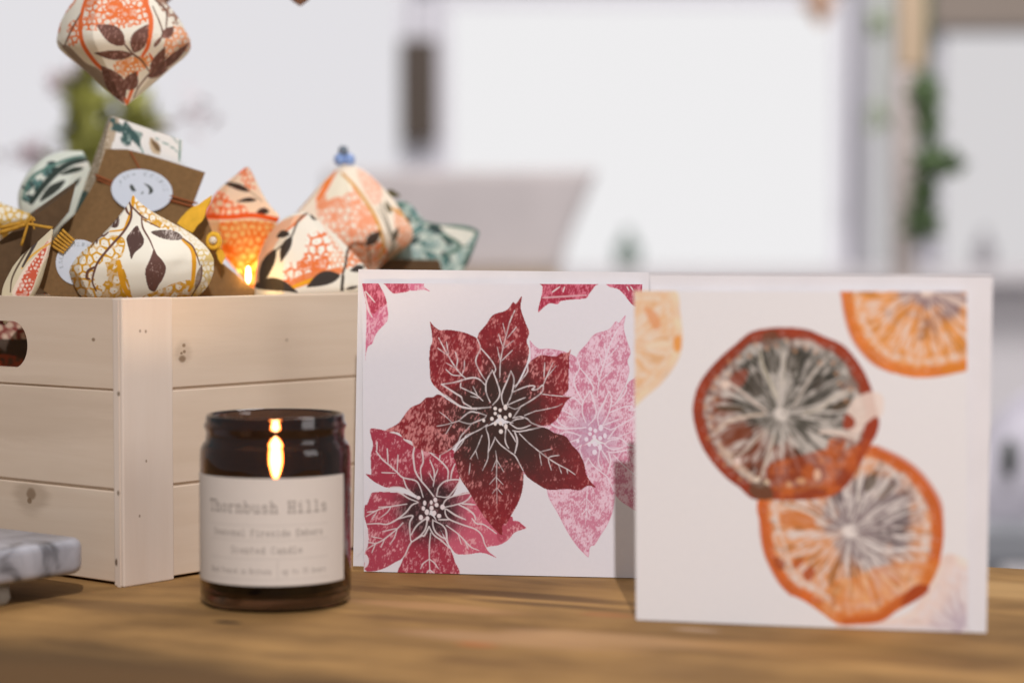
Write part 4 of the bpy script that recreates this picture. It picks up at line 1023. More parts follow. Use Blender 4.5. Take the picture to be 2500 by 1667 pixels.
# label, with typewriter lettering painted in
GL = {
 'T': [[(0, 6), (4, 6)], [(2, 6), (2, 0)], [(1, 0), (3, 0)], [(0, 6), (0, 5)], [(4, 6), (4, 5)]],
 'H': [[(.6, 0), (.6, 6)], [(3.4, 0), (3.4, 6)], [(.6, 3), (3.4, 3)], [(0, 0), (1.3, 0)], [(2.7, 0), (4, 0)], [(0, 6), (1.3, 6)], [(2.7, 6), (4, 6)]],
 'h': [[(.7, 0), (.7, 6), (0, 6)], [(.7, 3), (1.6, 4), (2.8, 4), (3.3, 3), (3.3, 0)], [(0, 0), (1.4, 0)], [(2.7, 0), (4, 0)]],
 'o': [[(2, 4), (.9, 3.6), (.3, 2), (.9, .4), (2, 0), (3.1, .4), (3.7, 2), (3.1, 3.6), (2, 4)]],
 'r': [[(1, 0), (1, 4), (.2, 4)], [(1, 2.8), (2, 3.8), (3.2, 4), (3.6, 3.4)], [(.2, 0), (2.2, 0)]],
 'n': [[(.7, 0), (.7, 4), (0, 4)], [(.7, 3), (1.6, 4), (2.8, 4), (3.3, 3), (3.3, 0)], [(0, 0), (1.4, 0)], [(2.7, 0), (4, 0)]],
 'b': [[(.6, 0), (.6, 6), (0, 6)], [(.6, 3), (1.6, 4), (2.8, 3.9), (3.6, 2.8), (3.6, 1.2), (2.8, .1), (1.6, 0), (.6, 1)]],
 'u': [[(0, 4), (.7, 4), (.7, 1), (1.4, 0), (2.4, 0), (3.3, 1)], [(2.6, 4), (3.3, 4), (3.3, 0), (4, 0)]],
 's': [[(3.3, 3.2), (2.6, 4), (1.2, 4), (.6, 3.2), (1.2, 2.3), (2.8, 1.9), (3.4, 1), (2.8, 0), (1.2, 0), (.5, .8)]],
 'i': [[(.8, 4), (2, 4), (2, 0)], [(.6, 0), (3.4, 0)], [(2, 5.3), (2, 5.8)]],
 'l': [[(.8, 6), (2, 6), (2, 0)], [(.6, 0), (3.4, 0)]],
 'e': [[(.5, 2.1), (3.6, 2.1), (3.2, 3.5), (2, 4), (.9, 3.5), (.4, 2), (.9, .5), (2, 0), (3.4, .6)]],
 'a': [[(.7, 3.4), (1.4, 4), (2.6, 4), (3.1, 3.2), (3.1, .4), (3.8, 0)], [(3.1, 2.2), (1.4, 2.2), (.5, 1.2), (1, .1), (2.2, 0), (3.1, .9)]],
 'd': [[(2.6, 6), (3.3, 6), (3.3, 0), (4, 0)], [(3.3, 3), (2.3, 4), (1.2, 3.9), (.4, 2.8), (.4, 1.2), (1.2, .1), (2.3, 0), (3.3, 1)]],
 'S': [[(3.4, 4.8), (2.8, 6), (1.2, 6), (.5, 5), (.8, 3.7), (3.2, 2.6), (3.6, 1.2), (2.8, 0), (1.2, 0), (.4, 1.2)]],
 'F': [[(.7, 0), (.7, 6), (3.8, 6), (3.8, 5)], [(.7, 3.1), (2.7, 3.1)], [(0, 0), (1.8, 0)], [(0, 6), (.7, 6)]],
 'E': [[(.7, 0), (.7, 6)], [(0, 6), (3.7, 6), (3.7, 5)], [(.7, 3.1), (2.6, 3.1)], [(0, 0), (3.8, 0), (3.8, 1)]],
 'm': [[(.4, 0), (.4, 4)], [(.4, 3.4), (1.2, 4), (2, 3.4), (2, 0)], [(2, 3.4), (2.8, 4), (3.6, 3.4), (3.6, 0)]],
 'c': [[(3.4, 3.2), (2.6, 4), (1.4, 4), (.5, 3), (.5, 1), (1.4, 0), (2.6, 0), (3.5, .8)]],
 't': [[(1.4, 5.4), (1.4, .8), (2, 0), (3.2, .2)], [(.4, 4), (3.2, 4)]],
 'C': [[(3.6, 4.6), (2.8, 6), (1.4, 6), (.4, 4.6), (.4, 1.4), (1.4, 0), (2.8, 0), (3.6, 1)]],
 'P': [[(.7, 0), (.7, 6)], [(0, 6), (2.8, 6), (3.7, 5.2), (3.7, 3.8), (2.8, 3), (.7, 3)], [(0, 0), (1.8, 0)]],
 'B': [[(.7, 0), (.7, 6)], [(0, 6), (2.7, 6), (3.4, 5.2), (3.4, 4), (2.7, 3.2), (.7, 3.2)], [(2.7, 3.2), (3.7, 2.3), (3.7, .9), (2.8, 0), (0, 0)]],
 'p': [[(0, 4), (.6, 4), (.6, -2)], [(.6, 3), (1.6, 4), (2.8, 3.9), (3.6, 2.8), (3.6, 1.2), (2.8, .1), (1.6, 0), (.6, 1)], [(0, -2), (1.5, -2)]],
 '3': [[(.5, 5), (1.4, 6), (2.8, 6), (3.4, 4.8), (2.8, 3.4), (1.8, 3.2)], [(2.6, 3.2), (3.6, 2), (3.2, .5), (2, 0), (.5, .8)]],
 '5': [[(3.4, 6), (.9, 6), (.7, 3.4), (2.4, 3.8), (3.5, 2.8), (3.5, 1.2), (2.4, 0), (.6, .6)]],
 'L': [[(.8, 6), (.8, 0), (3.6, 0)]], 'A': [[(0, 0), (2, 6), (4, 0)], [(.8, 2.2), (3.2, 2.2)]], 'U': [[(.4, 6), (.4, 1.4), (1.4, 0), (2.6, 0), (3.6, 1.4), (3.6, 6)]],
 'R': [[(.6, 0), (.6, 6), (2.8, 6), (3.6, 5.2), (3.6, 3.8), (2.8, 3), (.6, 3)], [(2.2, 3), (3.8, 0)]], 'D': [[(.5, 0), (.5, 6), (2.3, 6), (3.6, 4.6), (3.6, 1.4), (2.3, 0), (.5, 0)]], 'I': [[(2, 0), (2, 6)]],
}
def write(pr, text, x0, ybase, h, pitch, wd, col, al=1.0, glyphw=None):
    u = h / 6.0; gw = (glyphw or pitch * .78) / 4.0
    for k, ch in enumerate(text):
        for st in GL.get(ch, []):
            pr.line([(x0 + k * pitch + x * gw, ybase - y * u) for x, y in st], wd, col, al, taper=False, sm=False)
lab_h = z_lb; a0, a1 = -math.radians(83), math.radians(68)
arc = (a1 - a0) * JR
LBW, LBH = 900, 900 * (z_lt - z_lb) / arc
lp = Print(0, 0, LBW, LBH, A(210, 193, 184, .72), 1.0)
INK = A(104, 92, 86)
ccx = (-a0 - math.radians(1)) / (a1 - a0) * LBW
def cline(text, yf, h, width, wd, al):
    n = len(text); pitch = width / n
    write(lp, text, ccx - width / 2, yf * LBH, h, pitch, wd, INK, al)
cline("Thornbush Hills", .318, 48, 590, 6.8, .70)
for yf in (.435, .575, .745, .935):
    lp.line([(ccx - 292, yf * LBH), (ccx + 292, yf * LBH)], 3, INK, .30, taper=False, sm=False)
cline("Seasonal Fireside Embers", .535, 28, 535, 4.6, .6)
cline("Scented Candle", .695, 28, 330, 4.6, .56)
write(lp, "Hand Poured in Britain", ccx - 288, .885 * LBH, 22, 14.2, 3.6, INK, .5)
write(lp, "up to 35 hours", ccx + 70, .885 * LBH, 22, 15.2, 3.6, INK, .46)
lp.line([(ccx + 50, .76 * LBH), (ccx + 50, .93 * LBH)], 3, INK, .35, taper=False, sm=False)
# shift the left half of that last row
nA, nZ = 360, 190
angs = np.linspace(a0, a1, nA); zz = np.linspace(z_lt, z_lb, nZ)
AA, ZZ = np.meshgrid(angs, zz)
RL = JR + .00025
V = np.stack([JX + RL * np.sin(AA), JY - RL * np.cos(AA), ZZ], -1).reshape(-1, 3)
i = np.arange(nA * nZ).reshape(nZ, nA)
fr = np.stack([i[:-1, :-1], i[1:, :-1], i[1:, 1:], i[:-1, 1:]], -1).reshape(-1, 4)
uu = (AA.ravel() - a0) / (a1 - a0) * LBW; vv = (z_lt - ZZ.ravel()) / (z_lt - z_lb) * LBH
cols = lp.sample(uu, vv)
V2 = V.copy(); V2[:, 0] = JX + (V[:, 0] - JX) * (JR + .00008) / RL; V2[:, 1] = JY + (V[:, 1] - JY) * (JR + .00008) / RL
ring = np.concatenate([i[0, :], i[1:, -1], i[-1, -2::-1], i[-2:0:-1, 0]]); k = len(ring); j = np.arange(k); j2 = (j + 1) % k
mesh("label", np.vstack([V, V2]), np.vstack([fr, fr[:, ::-1] + nA * nZ, np.stack([ring[j], ring[j2], ring[j2] + nA * nZ, ring[j] + nA * nZ], -1)]), printed("label_paper", .65, .2), jar, True, np.vstack([cols, cols]))

# ================================================================== MARBLE BOARD
m, t, b = nt("grey_marble")
g_ = t.nodes.new("ShaderNodeNewGeometry"); n1 = t.nodes.new("ShaderNodeTexNoise"); n1.inputs["Scale"].default_value = 26; n1.inputs["Detail"].default_value = 8; n1.inputs["Distortion"].default_value = 1.6
t.links.new(g_.outputs["Position"], n1.inputs["Vector"])
rr = t.nodes.new("ShaderNodeValToRGB"); ce = rr.color_ramp.elements
ce[0].position = .36; ce[0].color = (.085, .085, .09, 1); ce[1].position = .62; ce[1].color = (.42, .42, .45, 1)
e_ = ce.new(.47); e_.color = (.32, .32, .345, 1)
t.links.new(n1.outputs["Fac"], rr.inputs[0]); t.links.new(rr.outputs[0], b.inputs["Base Color"]); b.inputs["Roughness"].default_value = .35
M_marble = m
bz = .012
mA = G(0, 1432, bz); mB = G(224, 1397, bz)
mdir = (mB - mA) / np.linalg.norm(mB - mA); mback = np.array([-mdir[1], mdir[0], 0.0])
mth = float(P(0, 1343, mA[1])[2]) - bz
mcor = mB; dl = .30; dw = .16; cr = .012
out = []
def arc_pts(c, a_s, a_e):
    for k in range(9):
        a = a_s + (a_e - a_s) * k / 8
        out.append(c + cr * (mdir * math.cos(a) + mback * math.sin(a)))
arc_pts(mcor - mdir * cr + mback * cr, -math.pi / 2, 0); arc_pts(mcor - mdir * cr + mback * (dw - cr), 0, math.pi / 2)
arc_pts(mcor - mdir * (dl - cr) + mback * (dw - cr), math.pi / 2, math.pi); arc_pts(mcor - mdir * (dl - cr) + mback * cr, math.pi, 1.5 * math.pi)
board = empty("marble_board", mcor - mdir * dl / 2 + mback * dw / 2 * 1.0, "grey veined marble board on small feet at the lower left edge", "board")
board.location.z = 0
bb = slab("slab", out, (0, 0, mth), M_marble, board)
bm = bmesh.new(); bm.from_mesh(bb.data)
ed = [e for e in bm.edges if len(e.link_faces) == 2 and (len(e.link_faces[0].verts) > 10) != (len(e.link_faces[1].verts) > 10)]
bmesh.ops.bevel(bm, geom=ed, offset=.0042, segments=4, profile=.5, affect='EDGES'); bm.to_mesh(bb.data); bm.free()
bb.data.polygons.foreach_set("use_smooth", np.ones(len(bb.data.polygons), bool))
for f1, f2 in ((.045, .02), (dl - .03, .02), (.045, dw - .02), (dl - .03, dw - .02)):
    c = mcor - mdir * f1 + mback * f2
    lathe("foot", [(0, .0004), (.007, .0004), (.0085, .003), (.0075, bz - .0002), (0, bz - .0002)], c[0], c[1], plain("pale_rubber", (.42, .41, .38), .6), board, n=24)

# ================================================================== PAPER ORNAMENTS
CREAM = A(224, 208, 192); ORG = A(216, 106, 52); ORG2 = A(226, 140, 104); BRN = A(98, 62, 52); DK = A(58, 46, 40)
YEL = A(196, 138, 36); TEAL = A(72, 102, 98); TEALD = A(46, 60, 58); GOLD = A(206, 130, 30)

def orn_shell(name, tip, bot, depth, prof, N, phase, pr, m, parent=None, kt=1.0, ke=.45, dsc=.9, na=420, nv=240, lean=0.0, sag=0.0):
    """folded-paper bauble: N panels between seams, pointed at both ends; prof = (t along axis, left px, right px)"""
    tip = np.array(tip, float); bot = np.array(bot, float)
    ax = bot - tip; L = np.hypot(*ax); ax = ax / L
    nr = np.array([-ax[1], ax[0]]) * -1.0                  # image direction to the right of the axis (axis pointing down)
    pf = smooth([(a, b_, c_) for a, b_, c_ in prof], 12)
    T = np.linspace(0, 1, nv)
    wl = np.interp(T, pf[:, 0], pf[:, 1]); wr = np.interp(T, pf[:, 0], pf[:, 2])
    wl = np.maximum(wl, 0); wr = np.maximum(wr, 0)
    ph = np.linspace(0, 2 * np.pi, na, endpoint=False)
    base = np.cos(np.pi / N) / np.cos(((ph + phase) % (2 * np.pi / N)) - np.pi / N)
    mx = wl.max() + wr.max()
    V = np.zeros((nv, na, 3))
    cen = tip + ax * L * .5
    s = depth / F
    ex = np.array([1., 0, 0]); ez = UPV; ey = FWD
    c0 = P(cen[0], cen[1], depth)
    for q in range(nv):
        kk = ke + (kt - ke) * (1 - min(1, (wl[q] + wr[q]) / mx * 1.05))
        f = base ** kk * (1 + .045 * (fbm(np.cos(ph) * 2.2 + 7 + L * .01, np.sin(ph) * 2.2 + T[q] * 6 + L * .013, int(L) % 50, 2) - .5) * min(1, (wl[q] + wr[q]) / mx * 2))
        r_ = f * np.cos(ph); rp = r_.max(); ln_ = -r_.min()
        cx = np.where(np.cos(ph) >= 0, r_ / rp * wr[q], r_ / ln_ * wl[q])
        cd = f * np.sin(ph) * (wl[q] + wr[q]) / 2 * dsc
        p = tip + ax * L * T[q]
        px = p[0] + nr[0] * cx - cen[0]; py = p[1] + nr[1] * cx - cen[1]
        V[q] = c0 + (px * s)[:, None] * ex - (py * s)[:, None] * ez + ((cd + lean * (T[q] - .5) * L) * s)[:, None] * ey
    V = V.reshape(-1, 3)
    i = np.arange(nv * na).reshape(nv, na); i2 = np.roll(i, -1, 1)
    fr = np.stack([i[:-1], i[1:], i2[1:], i2[:-1]], -1).reshape(-1, 4)
    px, py = project(V)
    cols = pr.sample(px, py)
    return mesh(name, V, fr, m, parent, True, cols)

def ornament(label, tip, bot, depth, prof, N, phase, pr, m=None, **kw):
    o = orn_shell("paper_ornament", tip, bot, depth, prof, N, phase, pr, m or M_orn, **kw)
    return tag(o, label, "paper ornament", "folded paper ornaments")

def ornament_parts(label, tip, bot, depth, prof, N, phase, pr, m=None, **kw):
    c = P((tip[0] + bot[0]) / 2, (tip[1] + bot[1]) / 2, depth)
    e = empty("paper_ornament", c, label, "paper ornament", "folded paper ornaments")
    orn_shell("paper_shell", tip, bot, depth, prof, N, phase, pr, m or M_orn, e, **kw)
    return e

# A: front yellow one
q8 = frm(140, 460, 5.6)
pa = Print(140, 460, 560, 900, CREAM, 1.0)
pa.hydrangea(q8((1060, 140), (1300, 300), (1700, 560), (1500, 560), (1200, 460), (1090, 300)), 15, YEL, CREAM, .30, seed=4)
pa.hydrangea(q8((560, 700), (760, 640), (920, 700), (900, 900), (800, 1000), (680, 1200), (640, 1500), (300, 1500), (110, 1040), (330, 860)), 20, YEL, CREAM, .26, seed=8)
pa.hydrangea(q8((640, 1150), (700, 1000), (860, 1000), (1000, 1500), (640, 1600)), 26, A(190, 134, 30), CREAM, .5, seed=9)
pa.poly(q8((500, 1200), (560, 1060), (640, 1000), (680, 1150), (640, 1290), (560, 1330)), CREAM)
pa.hydrangea(q8((1480, 1350), (1620, 1290), (1860, 1260), (1900, 1500), (1400, 1600), (1150, 1500)), 22, YEL, CREAM, .4, seed=12)
pa.hydrangea(q8((1830, 820), (2150, 880), (2200, 1100), (2000, 1500), (1830, 1500), (1900, 1200), (1960, 1050)), 13, A(196, 160, 80), CREAM, .30, seed=14, al=.85)
pa.hydrangea(q8((1330, 300), (1640, 480), (2100, 830), (1900, 800), (1700, 620), (1400, 450)), 11, A(206, 176, 130), CREAM, .3, seed=15, al=.7)
for p, wdt in ((q8((840, 1000), (870, 1200), (930, 1380), (1010, 1500)), 13), (q8((1720, 700), (1840, 830), (1870, 1000), (1850, 1280), (1800, 1400)), 11), (q8((1020, 110), (1040, 200), (1000, 330), (950, 470), (900, 560), (720, 590)), 6), (q8((1040, 120), (1030, 230)), 9)):
    pa.line(p, wdt, A(206, 140, 30))
for p, wdt in ((q8((980, 180), (1010, 280), (1000, 430), (900, 600), (720, 800), (560, 1000), (500, 1150), (480, 1280), (530, 1400)), 6), (q8((920, 210), (950, 310), (985, 360)), 6), (q8((1010, 240), (1140, 370), (1220, 420)), 5), (q8((1150, 400), (1170, 540), (1260, 700), (1320, 840)), 4.5), (q8((590, 540), (620, 650), (700, 600)), 5), (q8((620, 640), (540, 700), (460, 800)), 3), (q8((540, 690), (540, 750)), 5), (q8((1160, 420), (1300, 490), (1400, 540)), 3), (q8((1720, 690), (1840, 780), (1900, 900), (1950, 1050)), 4), (q8((1970, 1050), (1960, 1250), (1830, 1480)), 4), (q8((500, 1080), (420, 1130), (400, 1220), (440, 1240)), 7)):
    pa.line(p, wdt, BRN)
pa.poly(q8((780, 340), (840, 390), (850, 450), (820, 530), (740, 530), (725, 470), (745, 390)), lambda X, Y: A(76, 52, 46) + (A(190, 170, 160) - A(76, 52, 46)) * ss(.5, .7, streak(X, Y, 7, 3, 12))[..., None])
pa.poly(q8((1085, 510), (1130, 580), (1185, 700), (1160, 790), (1060, 880), (1010, 970), (985, 860), (945, 690), (1000, 600)), lambda X, Y: A(78, 54, 48) + (A(170, 145, 135) - A(78, 54, 48)) * ss(.58, .75, streak(X, Y, 8, 3, 12))[..., None])
pa.poly(q8((1320, 830), (1360, 900), (1440, 990), (1485, 1090), (1450, 1220), (1380, 1330), (1330, 1410), (1250, 1370), (1205, 1200), (1210, 1090), (1270, 960)), lambda X, Y: A(94, 62, 54) + (A(160, 130, 120) - A(94, 62, 54)) * ss(.62, .78, streak(X, Y, 9, 3, 12))[..., None])
pa.poly(q8((1280, 600), (1400, 570), (1600, 580), (1720, 680), (1600, 710), (1420, 680)), lambda X, Y: A(84, 64, 56) + (A(180, 160, 150) - A(84, 64, 56)) * ss(.5, .7, streak(X, Y, 10, 3, 8))[..., None])
pa.poly(q8((1900, 1180), (1960, 1070), (1990, 1130), (1950, 1290), (1880, 1380)), A(110, 84, 74), .8)
ornament("cream ornament with yellow flowers and brown leaves, front of the crate corner", (325, 476), (345, 800), 1.185,
         [(0, 1, 1), (.04, 8, 10), (.12, 30, 38), (.22, 62, 88), (.32, 98, 138), (.42, 142, 172), (.50, 168, 188), (.56, 176, 190), (.64, 166, 186), (.76, 140, 160), (.88, 80, 90), (1, 1, 1)], 6, .2, pa, kt=.95, ke=.55, na=620, nv=320)

# B: hanging orange one, top left
qb = frm(0, 0, 3.647)
pb = Print(100, -200, 500, 280, CREAM, 1.0)
pb.hydrangea(qb((760, -400), (1230, -400), (1330, 100), (1300, 200), (1050, 260), (720, 260), (760, 100)), 15, ORG, A(228, 206, 190), .34, seed=21)
pb.hydrangea(qb((520, 300), (560, 150), (680, 0), (760, -400), (400, -400), (400, 100)), 15, A(214, 128, 92), A(226, 196, 180), .40, seed=22)
pb.hydrangea(qb((600, 240), (720, 160), (720, 340), (620, 420)), 14, ORG, CREAM, .34, seed=23)
pb.hydrangea(qb((1010, 580), (1080, 520), (1200, 510), (1340, 490), (1360, 560), (1250, 640), (1130, 700), (1050, 680)), 12, A(216, 130, 70), CREAM, .36, seed=24)
pb.hydrangea(qb((1480, 340), (1560, 220), (1700, 320), (1720, 420), (1560, 500), (1450, 520), (1460, 400)), 15, A(222, 150, 110), A(226, 200, 186), .4, seed=25)
pb.hydrangea(qb((1330, -400), (1900, -400), (1600, 200), (1500, 150), (1400, 20)), 16, A(150, 110, 92), CREAM, .45, seed=26)
for p, wdt in ((qb((800, -100), (740, 80), (715, 240), (740, 400), (850, 560), (960, 660), (1060, 780), (1130, 920)), 10), (qb((1250, -100), (1310, 60), (1345, 200), (1320, 400), (1270, 500)), 12), (qb((1220, 650), (1190, 760), (1130, 930)), 9), (qb((1330, 480), (1370, 560), (1330, 640)), 5)):
    pb.line(p, wdt, A(214, 98, 48))
pb.poly(qb((510, 360), (560, 400), (620, 420), (760, 560), (880, 620), (1000, 760), (1115, 930), (900, 760), (600, 480)), A(104, 72, 54), .75)
for b_, t_, wd_, bd in (((1110, 400), (860, 225), 42, 4), ((1190, 470), (1320, 220), 40, -3), ((1180, 490), (840, 475), 24, -3), ((1100, 900), (900, 590), 46, 6), ((1110, 800), (1210, 640), 36, 4), ((1340, 640), (1470, 420), 26, 3), ((1400, 630), (1690, 380), 20, 3), ((1450, 340), (1550, 240), 24, 0), ((1370, 420), (1450, 320), 10, 0), ((1320, 690), (1500, 610), 18, 0)):
    p0 = qb(b_)[0]; p1 = qb(t_)[0]
    pb.leaf(p0, p1, wd_, A(104, 68, 58), .4, bd, 31)
for p, wdt in ((qb((1110, 400), (1180, 480), (1260, 540), (1330, 640)), 5), (qb((1190, 870), (1240, 770), (1330, 660), (1440, 560), (1500, 480)), 4), (qb((1360, 60), (1440, 250), (1440, 330), (1380, 420)), 4), (qb((1380, 0), (1480, 100), (1480, 250)), 5), (qb((570, 420), (640, 260), (720, 120)), 4)):
    pb.line(p, wdt, A(104, 72, 60))
eB = ornament_parts("hanging cream and orange ornament with brown leaves, large one at top left", (300, -130), (306, 258), 1.235,
         [(0, 1, 1), (.08, 20, 22), (.2, 66, 58), (.34, 122, 98), (.46, 152, 134), (.56, 163, 154), (.61, 163, 159), (.66, 150, 150), (.76, 104, 106), (.88, 54, 54), (1, 1, 1)], 5, 1.88, pb, kt=1.0, ke=.55)
tube("hanging_thread", [P(300, -128, 1.235), P(301, -500, 1.235), P(302, -900, 1.235)], .0005, M_thread, eB)
# two more hang just above the frame
pbb = Print(300, -400, 860, 40, A(206, 168, 142), 2.0)
pbb.hydrangea([(300, -400), (860, -400), (860, -10), (300, -10)], 18, A(176, 104, 66), A(214, 190, 170), .4, seed=28)
pbb.poly([(300, -14), (860, -14), (860, 40), (300, 40)], A(122, 84, 66), .85)
eB2 = ornament_parts("brown tip of an ornament hanging just right of the big hanging one", (410, -330), (396, 15), 1.30,
         [(0, 1, 1), (.3, 90, 90), (.5, 135, 135), (.6, 132, 132), (.8, 72, 72), (.93, 32, 26), (1, 3, 3)], 5, .9, pbb, na=120, nv=80)
tube("hanging_thread", [P(410, -328, 1.30), P(410, -600, 1.30), P(410, -900, 1.30)], .0005, M_thread, eB2)
eB3 = ornament_parts("small brown tip of an ornament at the top edge, hanging alone", (728, -330), (733, 14), 1.30,
         [(0, 1, 1), (.3, 90, 90), (.5, 135, 135), (.6, 132, 132), (.8, 76, 76), (.95, 24, 24), (1, 2, 2)], 5, 2.4, pbb, na=120, nv=80)
tube("hanging_thread", [P(728, -328, 1.30), P(728, -600, 1.30), P(728, -900, 1.30)], .0005, M_thread, eB3)

# J: ornament lit from inside
q3 = frm(380, 340, 3.92)
pj = Print(440, 380, 720, 760, A(224, 206, 188), 1.0)
pj.hydrangea(q3((480, 640), (560, 500), (660, 520), (740, 600), (850, 640), (860, 720), (480, 730)), 17, ORG, A(226, 208, 192), .36, seed=41)
pj.hydrangea(q3((600, 860), (650, 790), (1120, 800), (1080, 1000), (1000, 1420), (900, 1420), (640, 1150), (640, 950)), 17, A(218, 116, 44), A(240, 190, 130), .36, seed=42)
pj.hydrangea(q3((780, 280), (900, 290), (960, 460), (900, 500), (830, 420)), 14, A(216, 130, 90), CREAM, .3, seed=43)
pj.line(q3((450, 740), (700, 745), (950, 730), (1240, 790)), 12, A(206, 88, 34), taper=False)
pj.line(q3((440, 560), (600, 390), (740, 300), (870, 285)), 6, A(214, 120, 76))
for b_, t_, wd_ in (((900, 500), (640, 415), 15), ((970, 580), (770, 600), 11), ((1090, 690), (960, 700), 16)):
    pj.leaf(q3(b_)[0], q3(t_)[0], wd_, DK, 0, 2)
pj.leaf(q3((860, 1220))[0], q3((1010, 1100))[0], 9, A(130, 100, 30))
pj.line(q3((900, 500), (980, 560), (1020, 600)), 3, A(150, 140, 120))
pj.poly(q3((360, 560), (400, 470), (490, 490), (400, 580)), A(170, 84, 50), .9)
eJ = ornament_parts("orange blossom ornament glowing from inside, between the kraft box and the bead ornament", (603, 408), (618, 706), 1.275,
         [(0, 3, 3), (.06, 30, 14), (.18, 78, 30), (.32, 108, 52), (.42, 118, 76), (.48, 116, 70), (.6, 98, 52), (.78, 54, 26), (.9, 24, 10), (1, 2, 2)], 4, .5, pj, M_orn_lit, kt=1.0, ke=.8)
# bulb of the string of lights inside it
fb = P(606, 672, 1.225)
fl_ = empty("fairy_light", fb, "tiny warm fairy light bulb glowing low between the two orange ornaments", "fairy light")
lathe("bulb", [(0, fb[2] - .005), (.0014, fb[2] - .003), (.0017, fb[2]), (.0012, fb[2] + .004), (0, fb[2] + .0055)], fb[0], fb[1], emit("bulb_glow", (1, .72, .32), 9), fl_, n=16)
tube("wire", [fb + (0, 0, -.005), fb + (.004, .006, -.02), fb + (.012, .02, -.05), fb + (.01, .05, -.08)], .0005, plain("copper_wire", (.4, .2, .08), .4, .5, .8), fl_)
pl2 = bpy.data.lights.new("fairy_glow", 'POINT'); pl2.energy = .02; pl2.color = (1, .6, .2); pl2.shadow_soft_size = .003
po2 = bpy.data.objects.new("fairy_glow", pl2); COL.objects.link(po2); po2.parent = fl_; po2.location = (0, -.004, .0)
pl3 = bpy.data.lights.new("fairy_glow_inside", 'POINT'); pl3.energy = .035; pl3.color = (1, .55, .16); pl3.shadow_soft_size = .004
po3 = bpy.data.objects.new("fairy_glow_inside", pl3); COL.objects.link(po3); po3.parent = fl_
po3.location = Vector(P(618, 650, 1.277).tolist()) - Vector(fb.tolist())

# L: ornament with bead finial
q4 = frm(580, 340, 3.794)
pL_ = Print(640, 380, 1060, 760, A(224, 200, 180), 1.0)
pL_.hydrangea(q4((740, 600), (900, 540), (1000, 500), (1060, 420), (1150, 560), (1280, 740), (1330, 860), (1180, 940), (1000, 1060), (850, 860), (760, 740)), 17, ORG2, A(226, 204, 186), .36, seed=51)
pL_.poly(q4((740, 560), (820, 520), (870, 580), (820, 650), (740, 650)), A(218, 132, 92), .8)
pL_.poly(q4((1100, 280), (1220, 310), (1340, 460), (1300, 620), (1180, 500)), A(222, 178, 156), .9)
pL_.poly(q4((1450, 700), (1500, 640), (1640, 830), (1640, 930), (1500, 1000)), A(222, 166, 138), .8)
pL_.poly(q4((820, 560), (900, 380), (960, 320), (1010, 360), (1060, 440), (990, 520), (900, 540)), A(222, 206, 184))
pL_.poly(q4((1320, 1150), (1500, 980), (1640, 900), (1600, 1010), (1400, 1170)), A(148, 104, 66), .8)
pL_.hydrangea(q4((1000, 1010), (1100, 960), (1320, 960), (1320, 1200), (1000, 1260)), 14, A(218, 120, 70), A(226, 204, 186), .38, seed=53)
pL_.hydrangea(q4((1130, 330), (1230, 330), (1330, 470), (1300, 620), (1200, 520)), 13, A(222, 150, 120), A(226, 196, 178), .4, seed=54, al=.8)
pL_.hydrangea(q4((1450, 700), (1500, 650), (1640, 840), (1630, 930), (1500, 990)), 13, A(214, 140, 104), A(226, 190, 168), .4, seed=55, al=.8)
pL_.line(q4((1180, 970), (1080, 970), (1020, 1030), (1000, 1160), (970, 1280)), 6, A(60, 50, 42)); pL_.line(q4((1190, 980), (1220, 1060), (1220, 1190)), 3, A(60, 50, 42))
for p, wdt in ((q4((900, 290), (800, 470), (740, 560)), 14), (q4((1290, 1000), (1340, 980), (1380, 1080), (1340, 1140)), 8)):
    pL_.line(p, wdt, A(222, 112, 50))
for p, wdt in ((q4((970, 320), (1080, 430), (1190, 580), (1280, 730), (1340, 900), (1350, 1010), (1310, 1100)), 8), (q4((460, 740), (600, 610), (740, 450), (900, 290)), 10), (q4((1430, 640), (1560, 720), (1650, 860)), 8)):
    pL_.line(p, wdt, A(196, 134, 50))
pL_.leaf(q4((1190, 980))[0], q4((1330, 850))[0], 26, A(70, 54, 46)); pL_.leaf(q4((1430, 960))[0], q4((1490, 810))[0], 14, A(86, 74, 60)); pL_.leaf(q4((1420, 690))[0], q4((1370, 570))[0], 12, A(92, 80, 56))
for p, wdt in ((q4((1330, 600), (1380, 740), (1440, 960), (1380, 1080), (1310, 1150)), 6), (q4((1480, 960), (1400, 1060), (1310, 1160)), 5), (q4((1300, 640), (1360, 760), (1420, 900)), 4)):
    pL_.line(p, wdt, A(120, 108, 94), .85)
eL = ornament_parts("tall orange and cream ornament topped with blue glass beads", (838, 404), (850, 760), 1.335,
         [(0, 6, 22), (.05, 28, 54), (.13, 60, 84), (.24, 96, 118), (.36, 138, 146), (.44, 165, 162), (.50, 172, 166), (.58, 160, 148), (.7, 120, 84), (.85, 60, 40), (1, 2, 2)], 6, .35, pL_, kt=1.0, ke=.7)
m, t, b = nt("blue_bead_glass"); b.inputs["Base Color"].default_value = (.33, .50, .90, 1); b.inputs["Transmission Weight"].default_value = .25; b.inputs["Roughness"].default_value = .06
M_bead = m
m2_, t2_, b2_ = nt("grey_bead_glass"); b2_.inputs["Base Color"].default_value = (.22, .28, .34, 1); b2_.inputs["Roughness"].default_value = .12; b2_.inputs["Transmission Weight"].default_value = .3
def bead(px, py, r, mm, dd=0.0):
    c = P(px, py, 1.335 + dd); rr_ = r * 1.335 / F
    pf = [(rr_ * math.sin(a), c[2] + rr_ * 1.1 * math.cos(a)) for a in np.linspace(math.pi, 0, 14)]
    lathe("bead", pf, c[0], c[1], mm, eL, n=24)
